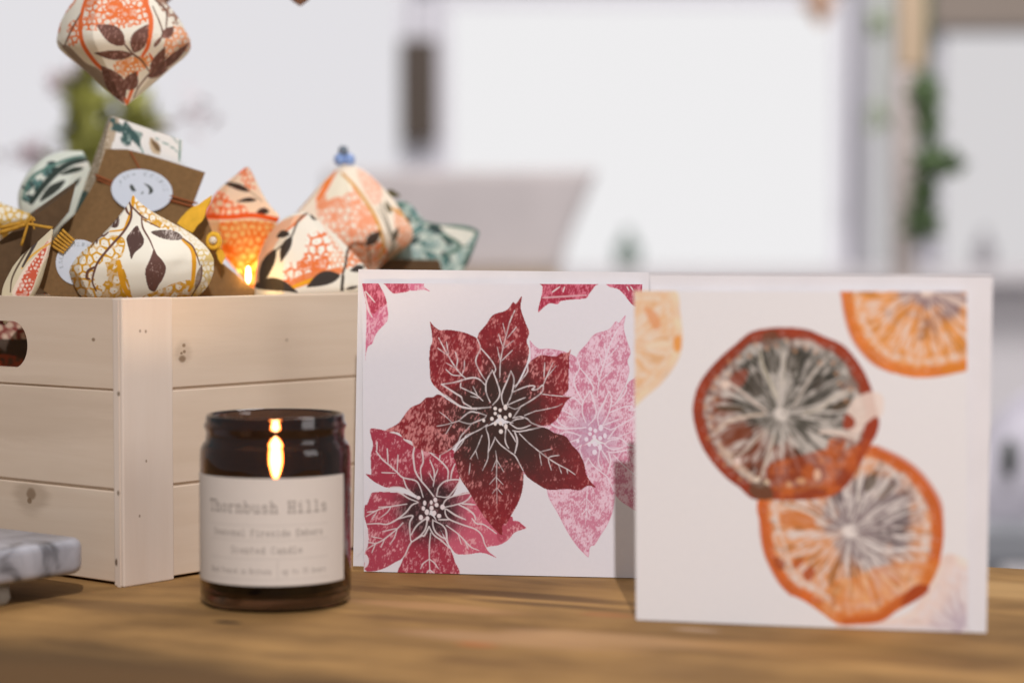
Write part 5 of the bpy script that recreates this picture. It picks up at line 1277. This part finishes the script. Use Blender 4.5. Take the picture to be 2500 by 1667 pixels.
bead(829, 390, 14, M_bead); bead(852, 391, 15, M_bead, .002); bead(838, 369, 12.5, m2_, .001)

# K: front orange one with dark stems
pk = Print(600, 500, 960, 800, A(222, 206, 190), 1.0)
pk.hydrangea(q4((640, 900), (720, 850), (850, 880), (880, 960), (860, 1010), (980, 1060), (980, 1200), (800, 1240), (650, 1300), (430, 1370), (410, 1270), (460, 1150), (600, 1110)), 22, A(214, 106, 52), A(228, 212, 198), .26, seed=61)
pk.hydrangea(q4((780, 760), (830, 830), (1000, 1070), (880, 1000), (830, 880)), 12, A(220, 140, 104), A(228, 208, 192), .34, seed=62)
pk.hydrangea(q4((1010, 1000), (1100, 980), (1200, 1020), (1220, 1100), (1100, 1160), (1010, 1200)), 16, A(218, 120, 70), A(228, 206, 190), .4, seed=63)
pk.hydrangea(q4((840, 1040), (980, 1060), (990, 1200), (880, 1200)), 12, A(222, 150, 112), A(228, 208, 192), .34, seed=64)
pk.poly(q4((600, 1250), (800, 1210), (960, 1190), (950, 1250), (700, 1330), (470, 1400), (440, 1360)), A(214, 112, 56), .92)
pk.line(q4((460, 1390), (640, 1320), (720, 1290)), 10, A(226, 150, 30))
pk.poly(q4((160, 1300), (220, 1000), (300, 840), (450, 740), (620, 690), (560, 760), (420, 880), (320, 1040), (230, 1300)), A(222, 160, 124), .9)
pk.line(q4((640, 690), (560, 760), (440, 860)), 6, A(214, 106, 52))
for b_, t_, wd_, bd in (((350, 1020), (200, 1380), 30, 4), ((500, 900), (400, 1140), 22, 3), ((480, 870), (360, 910), 18, 3), ((670, 690), (780, 740), 20, 0), ((950, 1260), (640, 1370), 34, 6), ((1190, 980), (1320, 860), 24, 0), ((1170, 1180), (1040, 1220), 18, 0), ((140, 1360), (560, 1420), 32, -12), ((1000, 1390), (1130, 1360), 8, 0)):
    pk.leaf(q4(b_)[0], q4(t_)[0], wd_, A(56, 46, 40), 0, bd)
for p, wdt in ((q4((720, 690), (640, 690), (560, 760), (500, 900), (440, 960), (340, 1050), (260, 1200)), 4.5), (q4((480, 890), (420, 870), (370, 890)), 4), (q4((1180, 970), (1080, 970), (1020, 1030), (1000, 1160), (970, 1280), (980, 1400)), 6), (q4((980, 1270), (960, 1400)), 8), (q4((1190, 980), (1220, 1060), (1220, 1190)), 3), (q4((1200, 1180), (1120, 1180)), 4)):
    pk.line(p, wdt, A(60, 50, 42))
pk.line(q4((700, 690), (780, 745), (840, 860), (940, 1000), (1000, 1065)), 5, A(230, 196, 176))
ornament("round orange and cream ornament with black stems, leaning on the crate's front edge", (735, 517), (765, 800), 1.255,
         [(0, 2, 2), (.03, 34, 22), (.08, 58, 36), (.18, 86, 66), (.32, 110, 98), (.48, 124, 132), (.62, 130, 154), (.72, 132, 156), (.84, 100, 122), (.94, 50, 50), (1, 2, 2)], 6, .9, pk, kt=.9, ke=.6, na=520, nv=300)

# M: teal ornament at the right
pm = Print(900, 440, 1200, 720, A(214, 210, 196), 1.0)
sl_, X_, Y_ = pm.box([(900, 440), (1200, 720)])
kk_ = ss(.42, .62, fbm(X_ / 15, Y_ / 12, 77))[..., None]
pm.blend(sl_, A(186, 192, 182) * (1 - kk_) + A(120, 146, 140) * kk_, np.full(X_.shape, .75))
for k in range(60):
    x = 930 + (k * 71 % 240); y = 480 + (k * 47 % 190)
    a = k * 1.7
    pm.leaf((x, y), (x + 40 * math.cos(a), y + 32 * math.sin(a)), 16, (TEAL, TEALD, A(140, 160, 152))[k % 3], .5, 4, k)
pm.poly(q4((1880, 800), (2180, 850), (2150, 940), (2050, 1000), (1950, 880)), A(222, 212, 198))
for p, wdt in ((q4((1720, 770), (1900, 790), (2220, 850), (2190, 960), (2080, 1170)), 9), (q4((1480, 600), (1660, 600), (1720, 720), (1640, 760)), 9), (q4((1900, 880), (2060, 990), (1900, 1090)), 10), (q4((2160, 980), (2060, 1000)), 5)):
    pm.line(p, wdt, A(84, 110, 98))
ornament("teal and cream leaf patterned ornament with a pointed right corner, rightmost in the crate", (1169, 567), (900, 590), 1.375,
         [(0, 3, 3), (.03, 8, 22), (.07, 14, 46), (.14, 20, 80), (.2, 22, 100), (.33, 26, 128), (.48, 40, 138), (.6, 82, 140), (.72, 90, 140), (.88, 60, 80), (1, 1, 1)], 4, .78, pm, kt=1.0, ke=.7)
lf = [P(x, y, 1.36) for x, y in ((942, 466), (955, 462), (974, 474), (978, 480), (962, 482), (948, 478))]
o = slab("paper_leaf", lf, (0, .001, 0), plain("olive_paper", (.10, .085, .03), .8, .1)); tag(o, "dark olive paper leaf tip beside the bead-topped ornament", "paper leaf")

def kraft_box(name, quad, depth, th, m, label, dz=None, cat="gift box"):
    """box whose front face has these photo corners; dz shifts each corner's depth"""
    dz = dz or (0, 0, 0, 0)
    f = [P(x, y, depth + d) for (x, y), d in zip(quad, dz)]
    n = np.cross(f[1] - f[0], f[2] - f[0]); n /= np.linalg.norm(n)
    if n[1] < 0: n = -n
    return f, n
# kraft strip by the teal one
f, n = kraft_box("", [(1072, 634), (1082, 668), (915, 668), (940, 632)], 1.345, 0, None, "")
o = slab("kraft_card", f, n * .002, M_kraft2, bev=.0003); tag(o, "brown kraft card scrap lying under the teal ornament at right", "card")

# C: patterned box with kraft wrap and sticker
pc = Print(150, 260, 520, 760, A(228, 216, 208), 1.0)
pc.poly([(271, 282), (217, 411), (180, 515), (205, 520), (240, 450), (290, 300)], A(176, 154, 132))
pc.hydrangea([(262, 300), (217, 411), (195, 470), (225, 470), (262, 370)], 10, A(150, 128, 104), A(196, 176, 154), .4, seed=71)
oak = [(272, 288), (284, 292), (282, 300), (300, 303), (306, 296), (318, 308), (326, 318), (340, 322), (348, 328), (342, 345), (345, 365), (330, 350), (322, 345), (316, 356), (300, 352), (294, 338), (300, 326), (286, 322), (268, 318), (276, 306), (268, 296)]
pc.poly(oak, lambda X, Y: A(58, 82, 80) + (A(150, 166, 160) - A(58, 82, 80)) * ss(.55, .75, fbm(X / 9, Y / 9, 72))[..., None])
pc.leaf((388, 378), (366, 336), 24, A(190, 164, 136)); pc.leaf((392, 372), (368, 338), 13, A(112, 86, 60))
for p, wdt in (([(372, 318), (410, 325), (436, 352)], 3), ([(380, 338), (420, 360), (438, 376)], 3), ([(440, 342), (438, 396)], 5), ([(345, 362), (350, 376)], 4)):
    pc.line(p, wdt, A(110, 138, 130))
pc.poly([(178, 470), (215, 470), (205, 520), (172, 520)], A(52, 72, 66))
DC = 1.245
boxC = empty("gift_box", P(330, 560, DC), "oak leaf patterned gift box in kraft wrap with a round white sticker, tilted", "gift box")
fq = [(272, 283), (445, 343), (400, 620), (180, 560)]
f = [P(x, y, DC + d) for (x, y), d in zip([(252, 300 - 17), (447, 342), (395, 640), (160, 575)], (.004, .004, 0, 0))]
nC = np.cross(f[1] - f[0], f[2] - f[0]); nC /= np.linalg.norm(nC); nC = nC if nC[1] > 0 else -nC
# body with the paper print: the front face and a left face turned away
def quad_grid(a, b_, c, d, n=70):
    s = np.linspace(0, 1, n); Ug, Tg = np.meshgrid(s, s); Ug = Ug.ravel()[:, None]; Tg = Tg.ravel()[:, None]
    V = (a * (1 - Ug) + b_ * Ug) * (1 - Tg) + (d * (1 - Ug) + c * Ug) * Tg
    i = np.arange(n * n).reshape(n, n)
    return V, np.stack([i[:-1, :-1], i[1:, :-1], i[1:, 1:], i[:-1, 1:]], -1).reshape(-1, 4)
fr_ = [P(272, 283, DC), P(446, 343, DC), P(420, 640, DC - .01), P(200, 580, DC - .01)]
lb_ = [P(262, 296, DC + .024), P(166, 566, DC + .014)]
tb_ = P(438, 350, DC + .03)
bb_ = P(400, 640, DC + .02)
VV = []; FF = []; off = 0
for qd in ((fr_[0], fr_[1], fr_[2], fr_[3]), (lb_[0], fr_[0], fr_[3], lb_[1]), (lb_[0], tb_, fr_[1], fr_[0]), (tb_, lb_[0], lb_[1], bb_), (fr_[1], tb_, bb_, fr_[2]), (lb_[1], fr_[3], fr_[2], bb_)):
    V, fc = quad_grid(*map(np.asarray, qd)); VV.append(V); FF.append(fc + off); off += len(V)
V = np.vstack(VV); px, py = project(V)
mesh("box_body", V, np.vstack(FF), M_orn, boxC, False, pc.sample(px, py))
kf = -nC * .0016
kq = [P(258, 364, DC - .006), P(310, 365, DC - .006), P(372, 381, DC - .006), P(500, 421, DC - .008), P(464, 516, DC - .012), P(410, 700, DC - .018), P(90, 720, DC - .02), P(147, 555, DC - .012), P(190, 515, DC - .010), P(230, 447, DC - .008)]
slab("kraft_wrap", kq, (0, .0018, 0), M_kraft, boxC)
def line_on(p0, p1, dep, r_, mm, par, name="thread"):
    tube(name, [P(p0[0], p0[1], dep), P((p0[0] + p1[0]) / 2, (p0[1] + p1[1]) / 2 + .5, dep), P(p1[0], p1[1], dep)], r_, mm, par, n=6, sm=3)
line_on((232, 427), (288, 450), DC - .0095, .0007, M_thread, boxC); line_on((236, 437), (285, 458), DC - .0095, .0006, M_thread, boxC)
line_on((415, 478), (482, 497), DC - .0123, .0006, M_thread, boxC); line_on((413, 488), (478, 506), DC - .0125, .0007, M_thread, boxC)
line_on((318, 370), (345, 420), DC - .0078, .0005, M_thread, boxC)

def sticker(cen, rx, ry, rot, dep, parent, seed=0, moons=True, start=200.0, lift=0.0):
    SZ = 260
    pr = Print(0, 0, SZ, SZ, A(196, 196, 206, .80), 1.0)
    txt = "LAURA DERRIE"
    for k, ch in enumerate(txt):
        a = math.radians(start + k * 14.5)
        bx, by = SZ / 2 + 92 * math.cos(a), SZ / 2 + 92 * math.sin(a)
        ta = a + math.pi / 2
        for st in GL.get(ch, []):
            pts_ = []
            for x, y in st:
                gx, gy = (x - 2) * 3.2, -(y) * 3.2
                pts_.append((bx + gx * math.cos(ta) - gy * math.sin(ta), by + gx * math.sin(ta) + gy * math.cos(ta)))
            pr.line(pts_, 3.2, A(140, 144, 150), .75, taper=False, sm=False)
    for k, ch in enumerate("DESIGN"):
        pass
    if moons:
        pr.poly([(134, 84), (152, 88), (170, 102), (178, 122), (172, 138), (160, 146), (162, 128), (156, 108), (144, 94)], A(54, 58, 50))
        pr.poly([(78, 104), (88, 100), (98, 118), (106, 134), (92, 140), (80, 122)], A(58, 62, 58))
        pr.poly([(134, 132), (139, 140), (132, 152), (128, 146)], A(120, 124, 128))
    R = 24; Vs = []; Us = []
    n_a = 90; n_r = 60
    cr_, sr_ = math.cos(rot), math.sin(rot)
    for i_ in range(n_r + 1):
        for j_ in range(n_a):
            a = 2 * math.pi * j_ / n_a; q = i_ / n_r
            x = rx * q * math.cos(a); y = ry * q * math.sin(a)
            X = cen[0] + x * cr_ - y * sr_; Y = cen[1] + x * sr_ + y * cr_
            Vs.append(P(X, Y, dep(X, Y))); Us.append((SZ / 2 + q * math.cos(a) * SZ * .495, SZ / 2 + q * math.sin(a) * SZ * .495))
    Vs = np.array(Vs); Us = np.array(Us)
    i2 = np.arange((n_r + 1) * n_a).reshape(n_r + 1, n_a); i3 = np.roll(i2, -1, 1)
    fr2 = np.stack([i2[:-1], i3[:-1], i3[1:], i2[1:]], -1).reshape(-1, 4)
    cols = pr.sample(Us[:, 0], Us[:, 1])
    nV = len(Vs); back = Vs + np.array([0, .0003, 0])
    rim = i2[-1]; rim2 = np.roll(rim, -1)
    mesh("sticker", np.vstack([Vs, back]), np.vstack([fr2, fr2[:, ::-1] + nV, np.stack([rim, rim2, rim2 + nV, rim + nV], -1)]), printed("sticker_paper", .5, .3), parent, False, np.vstack([cols, np.full((nV, 3), .75)]))
def kdep(X, Y):               # depth of the kraft wrap under the sticker
    return DC - .0075 - (Y - 365) * (.012 / 340) - .0012
sticker((346, 466), 75, 52, .12, kdep, boxC, start=188)

# D: lower kraft tag with the second sticker
DD = 1.178
tagD = empty("gift_tag", P(140, 640, DD), "brown kraft gift tag with a white sticker, tied with yellow raffia beside the front ornament", "gift tag")
slab("tag_card", [P(x, y, DD) for x, y in ((128, 586), (175, 575), (240, 640), (235, 730), (124, 722), (62, 677), (108, 606))], (0, .0016, 0), M_kraft, tagD)
sticker((193, 641), 57, 56, -.2, lambda X, Y: DD - .0006, tagD, moons=False, start=178)
for k in range(6):
    a = (122 + k * 6, 606 - k * 7); b2 = (152 + k * 5, 614 - k * 6)
    line_on((a[0], a[1] - 10), (b2[0] + 4, b2[1] + 4), DD - .0022 - .0001 * k, .0008, M_raffia, tagD, "raffia_strand")

# E: dark kraft boxes at far left
E1 = 1.215
o = slab("kraft_box", [P(x, y, E1) for x, y in ((184, 456), (168, 518), (128, 566), (110, 720), (40, 720), (70, 537))], (-.004, .022, 0.004), M_kraft2, bev=.0005)
tag(o, "dark brown kraft box tilted behind the raffia-tied ornament, topmost at left", "gift box")
E2 = 1.195
o = slab("kraft_box", [P(x, y, E2) for x, y in ((62, 540), (50, 640), (8, 730), (-120, 730), (-120, 660), (0, 588))], (0, .02, 0), M_kraft2, bev=.0005)
tag(o, "dark brown kraft box at the left edge, below the raffia-tied ornament", "gift box")

# F: teal ornament far left
pF = Print(30, 360, 260, 560, A(206, 204, 192), 1.0)
for k in range(20):
    x = 50 + (k * 37 % 90); y = 400 + (k * 53 % 90)
    pF.leaf((x, y), (x + 26 * math.cos(k * 1.3), y + 22 * math.sin(k * 1.3)), 12, (TEAL, TEALD)[k % 2], .6, 1, k)
q2 = frm(0, 380, 4.355)
pF.line(q2((330, 500), (480, 300), (620, 160), (780, 70), (960, 40)), 16, A(50, 58, 52)); pF.line(q2((240, 460), (330, 240), (560, 110), (760, 30), (940, 0)), 8, A(86, 116, 106))
pF.poly(q2((420, 490), (520, 330), (690, 260), (640, 350), (540, 430)), A(54, 56, 50)); pF.poly(q2((640, 200), (760, 130), (880, 120), (860, 160), (720, 200)), A(54, 60, 52)); pF.leaf(q2((770, 340))[0], q2((860, 230))[0], 10, A(58, 62, 54))
pF.poly(q2((780, 110), (940, 60), (940, 120), (830, 120)), A(216, 208, 198))
ornament("teal and black leaf patterned ornament behind the tilted kraft boxes at left", (200, 370), (90, 640), 1.285,
         [(0, 3, 3), (.06, 44, 24), (.16, 78, 46), (.3, 100, 68), (.45, 106, 84), (.6, 96, 88), (.8, 56, 56), (1, 2, 2)], 6, .3, pF, kt=.8, ke=.35)

# G: yellow ornament at left edge with raffia tie
pG = Print(-220, 420, 120, 640, A(222, 206, 186), 1.0)
pG.hydrangea([(-220, 430), (30, 470), (92, 515), (60, 545), (-220, 560)], 17, A(202, 156, 64), A(224, 208, 190), .28, seed=91)
pG.line([(-60, 470), (20, 480), (60, 498), (92, 518)], 6, A(206, 150, 50)); pG.line([(-100, 556), (0, 550), (70, 538)], 8, A(206, 148, 40))
pG.hydrangea([(-220, 560), (60, 548), (40, 600), (-220, 640)], 16, A(170, 118, 40), A(190, 170, 140), .3, seed=92)
eG = ornament_parts("cream and yellow ornament cut by the left edge, its tip tied with raffia", (96, 534), (-200, 525), 1.235,
         [(0, 2, 2), (.08, 12, 14), (.18, 22, 34), (.35, 40, 62), (.5, 70, 80), (.62, 78, 84), (.8, 50, 54), (1, 2, 2)], 6, .4, pG, kt=.9, ke=.4)
for a, b2, rr_ in (((0, 556), (68, 540), .0011), ((60, 545), (128, 557), .0009), ((55, 552), (80, 530), .0012), ((70, 540), (52, 600), .0008), ((78, 536), (84, 560), .0006), ((80, 531), (84, 540), .0009), ((0, 568), (60, 548), .0013)):
    line_on(a, b2, 1.187, rr_, M_raffia, eG, "raffia_strand")

# H: edge-on red and cream ornament, low left
pH = Print(0, 540, 160, 760, A(196, 178, 150), 1.0)
pH.poly(q2((560, 860), (460, 980), (300, 1150), (200, 1300), (130, 1480), (320, 1480), (420, 1200), (600, 960)), A(216, 190, 172))
pH.hydrangea(q2((520, 900), (380, 1080), (260, 1250), (160, 1500), (300, 1500), (420, 1200)), 10, A(186, 80, 56), A(216, 190, 176), .45, seed=93)
pH.line(q2((480, 820), (330, 960), (220, 1120), (130, 1300), (110, 1450)), 5, A(92, 74, 60)); pH.line(q2((540, 930), (420, 1000), (300, 1100), (230, 1200)), 5, A(206, 150, 60)); pH.line(q2((430, 830), (360, 960), (240, 1180)), 8, A(70, 58, 54))
ornament("cream and red striped ornament seen edge-on, low at the crate's left end", (128, 560), (10, 790), 1.165,
         [(0, 2, 2), (.15, 16, 14), (.35, 36, 26), (.55, 44, 34), (.75, 38, 28), (1, 2, 2)], 6, .7, pH, kt=.9, ke=.5, dsc=.5)

# I: yellow felt leaf and blossom
o = slab("felt_leaf", [P(x, y, 1.206) for x, y in ((517, 477), (512, 495), (503, 510), (499, 530), (493, 540), (482, 550), (470, 568), (452, 560), (432, 545), (443, 530), (455, 517), (467, 507), (484, 500), (500, 488))], (0, .0012, 0), M_yellow)
tag(o, "yellow felt leaf standing up between the white sticker and the glowing ornament", "felt leaf")
fe = empty("felt_flower", P(530, 600, 1.21), "small yellow felt flower with a pearl bead beside the glowing ornament", "felt flower")
ringp = [P(522 + 13 * math.cos(a), 588 + 16 * math.sin(a), 1.208) for a in np.linspace(0, 2 * math.pi, 13)]
tube("petal_ring", ringp, .0016, M_yellow, fe)
slab("petal", [P(x, y, 1.209) for x, y in ((533, 602), (545, 614), (549, 630), (541, 646), (533, 634), (528, 616))], (0, .0012, 0), M_yellow, fe)
c = P(520, 587, 1.206)
lathe("pearl", [(.0022 * math.sin(a), c[2] + .0022 * math.cos(a)) for a in np.linspace(math.pi, 0, 10)], c[0], c[1], plain("pearl", (.75, .66, .52), .25, .5), fe, n=16)
# kraft flap under the glowing ornament and behind the front one
o = slab("kraft_card", [P(x, y, 1.222) for x, y in ((500, 520), (530, 600), (540, 640), (622, 708), (620, 760), (440, 760), (430, 560))], (0, .0016, 0), M_kraft); tag(o, "brown kraft card wedged between the yellow front ornament and the glowing one", "card")
# N: seen through the handle hole
pN = Print(-160, 720, 160, 960, A(170, 140, 120), 1.0)
pN.hydrangea([(-160, 720), (160, 720), (160, 835), (-160, 850)], 26, A(120, 52, 46), A(190, 160, 140), .4, seed=95)
pN.poly([(-160, 850), (160, 835), (160, 960), (-160, 960)], A(70, 54, 44)); pN.hydrangea([(-160, 880), (40, 870), (60, 960), (-160, 960)], 18, A(150, 70, 50), A(90, 66, 52), .35, seed=96)
ornament("red patterned ornament seen through the crate's handle hole", (10, 730), (10, 960), 1.235,
         [(0, 2, 2), (.2, 70, 70), (.5, 110, 110), (.8, 70, 70), (1, 2, 2)], 6, .5, pN, na=100, nv=80)

# ================================================================== BLURRED PLANTS AND BITS BEHIND
def foliage(name, centers, n, size, m, parent, seed, flat=.6):
    g = np.random.default_rng(seed); V = []; Fc = []
    for k in range(n):
        c, rad = centers[g.integers(len(centers))]
        d = g.normal(size=3); d /= np.linalg.norm(d)
        p = np.asarray(c) + d * np.asarray(rad) * g.uniform(.2, 1)
        a = g.normal(size=3); a /= np.linalg.norm(a); b2 = np.cross(a, d); b2 /= np.linalg.norm(b2) + 1e-9
        s = size * g.uniform(.6, 1.3); nn = np.cross(a, b2)
        b0 = len(V)
        V += [p - a * s, p + b2 * s * .35 + nn * s * .1, p + a * s, p - b2 * s * .35 + nn * s * .1]
        Fc += [(b0, b0 + 1, b0 + 2, b0 + 3)]
    return mesh(name, V, Fc, m, parent)
YP = 2.3
M_olive = plain("olive_leaves", (.27, .27, .06), .6, .2, vary=.3, scale=20)
base = P(290, 450, YP)
pl_ = empty("potted_plant", (base[0], YP, -.75), "blurred olive green plant rising behind the hanging ornament", "plant")
foliage("foliage", [(P(235, 330, YP), (.035, .05, .05)), (P(330, 300, YP), (.028, .05, .04)), (P(230, 400, YP), (.05, .05, .035)), (P(205, 240, YP), (.02, .04, .04)), (P(300, 390, YP), (.05, .05, .03))], 300, .022, M_olive, pl_, 5)
tube("stem", [(base[0], YP, -.45), P(270, 520, YP), P(260, 330, YP)], .006, M_olive, pl_)
lathe("pot", [(0, -.749), (.10, -.749), (.13, -.45), (.115, -.45), (.11, -.47), (0, -.47)], base[0], YP, plain("clay_pot", (.3, .17, .11), .8), pl_, n=32)
M_blos = plain("dusty_pink_petals", (.62, .52, .54), .7, .1)
foliage("blossom", [(P(70, 375, YP), (.04, .03, .02)), (P(170, 200, YP), (.03, .03, .02)), (P(480, 260, YP), (.03, .03, .05))], 70, .012, M_blos, pl_, 8)
tube("stem", [P(260, 420, YP), P(340, 340, YP), P(470, 280, YP)], .002, M_blos, pl_)
tube("stem", [P(250, 430, YP), P(160, 400, YP), P(70, 380, YP)], .002, M_blos, pl_)

YG = 3.0
M_pole = plain("pale_pink_timber", (.56, .49, .455), .7, .2)
pole = empty("pole", (P(2215, 640, YG)[0], YG, -.75), "pale pinkish wooden pole with a tan top near the right window", "pole")
a = P(2185, 330, YG); b2 = P(2240, 330, YG)
aabox("shaft", a[0], b2[0], YG, YG + .03, -.75, wz(170, YG), M_pole, pole, bev=.004)
aabox("top_section", a[0] + .004, b2[0] + .012, YG, YG + .03, wz(170, YG) + .001, wz(-400, YG), plain("tan_timber", (.50, .38, .26), .7), pole, bev=.004)
YV = 2.9
M_green = plain("fresh_green_leaves", (.10, .155, .065), .55, .25, vary=.35, scale=30)
gar = empty("leafy_garland", P(2262, 560, YV), "strand of fresh green leaves hanging in front of the pale pole", "garland")
foliage("leaves", [(P(2262, 225, YV), (.022, .03, .032)), (P(2268, 395, YV), (.026, .03, .026)), (P(2250, 540, YV), (.026, .03, .036)), (P(2262, 300, YV), (.014, .02, .03)), (P(2256, 470, YV), (.014, .02, .03)), (P(2315, 400, YV), (.016, .02, .012))], 620, .016, M_green, gar, 12)
tube("stem", [P(2268, -300, YV), P(2266, 150, YV), P(2258, 400, YV), P(2250, 570, YV)], .003, M_green, gar)
gar2 = empty("leafy_sprig", P(2155, 340, 3.3), "faint pale green sprig hanging left of the pole", "sprig")
M_pg = plain("pale_green_leaves", (.40, .47, .30), .7, .15)
foliage("leaves", [(P(2150, 285, 3.3), (.03, .03, .03)), (P(2150, 60, 3.3), (.02, .03, .03))], 60, .014, M_pg, gar2, 14)
tube("stem", [P(2150, -300, 3.3), P(2150, 100, 3.3), P(2150, 300, 3.3)], .002, M_pg, gar2)
bl = foliage("dried_flower", [(P(2000, 15, 3.6), (.03, .03, .035))], 90, .016, plain("peach_petals", (.70, .47, .33), .7), None, 15)
tag(bl, "peach coloured dried flower hanging at the top of the middle window", "dried flower")

# cloth bundle on a stool, lower right
YS = 2.5
stl = empty("stool", (P(2560, 1300, YS)[0], YS, -.75), "grey stool standing past the table edge at far right", "stool")
zt = wz(1250, YS)
M_st = plain("stool_grey", (.30, .31, .33), .6)
xc = P(2580, 1300, YS)[0]
aabox("seat", xc - .12, xc + .14, YS - .12, YS + .12, zt - .045, zt, M_st, stl, bev=.008)
for sx in (-.1, .12):
    for sy in (-.1, .1):
        aabox("leg", xc + sx - .012, xc + sx + .012, YS + sy - .012, YS + sy + .012, -.75, zt - .046, M_st, stl)
bun = empty("cloth_bundle", (xc, YS, zt), "pale lilac cloth bundle with a dark fold, lying on the grey stool", "cloth")
g = np.random.default_rng(3); V = []; nu, nv_ = 48, 24
for a_ in range(nv_ + 1):
    for b_ in range(nu):
        th_ = math.pi * a_ / nv_ * .5; ph_ = 2 * math.pi * b_ / nu
        wv_ = 1 + .10 * math.sin(3 * ph_ + 2 * th_) + .06 * math.sin(7 * ph_ + 1)
        V.append((xc + .115 * math.sin(th_) * math.cos(ph_) * wv_, YS + .10 * math.sin(th_) * math.sin(ph_) * wv_, zt + .001 + .13 * math.cos(th_) * wv_))
i = np.arange((nv_ + 1) * nu).reshape(nv_ + 1, nu); i3 = np.roll(i, -1, 1)
mesh("cloth", V, np.stack([i[:-1], i[1:], i3[1:], i3[:-1]], -1).reshape(-1, 4), plain("lilac_cloth", (.50, .48, .53), .9, .1, vary=.08, scale=16), bun, True)
c = P(2464, 1118, YS - .12)
V = [(c[0] + .009 * math.sin(t1) * math.cos(p1), c[1] + .015 * math.sin(t1) * math.sin(p1), c[2] + .022 * math.cos(t1)) for t1 in np.linspace(.001, math.pi - .001, 12) for p1 in np.linspace(0, 2 * math.pi, 16, endpoint=False)]
i = np.arange(12 * 16).reshape(12, 16); i3 = np.roll(i, -1, 1)
mesh("dark_fold", V, np.stack([i[:-1], i[1:], i3[1:], i3[:-1]], -1).reshape(-1, 4), plain("dark_green_lining", (.09, .10, .09), .8), bun, True)

# repeats of one kind share a group
GRP = {"greeting_card": "printed cards standing on the table", "envelope": "white envelopes behind the cards", "window": "bright windows at the back", "kraft_box": "dark kraft boxes in the crate",
       "kraft_card": "kraft card pieces in the crate", "bottle": "small bottles on the ledge"}
for o in list(COL.objects):
    k = o.name.split(".")[0]
    if o.parent is None and k in GRP and "group" not in o:
        o["group"] = GRP[k]
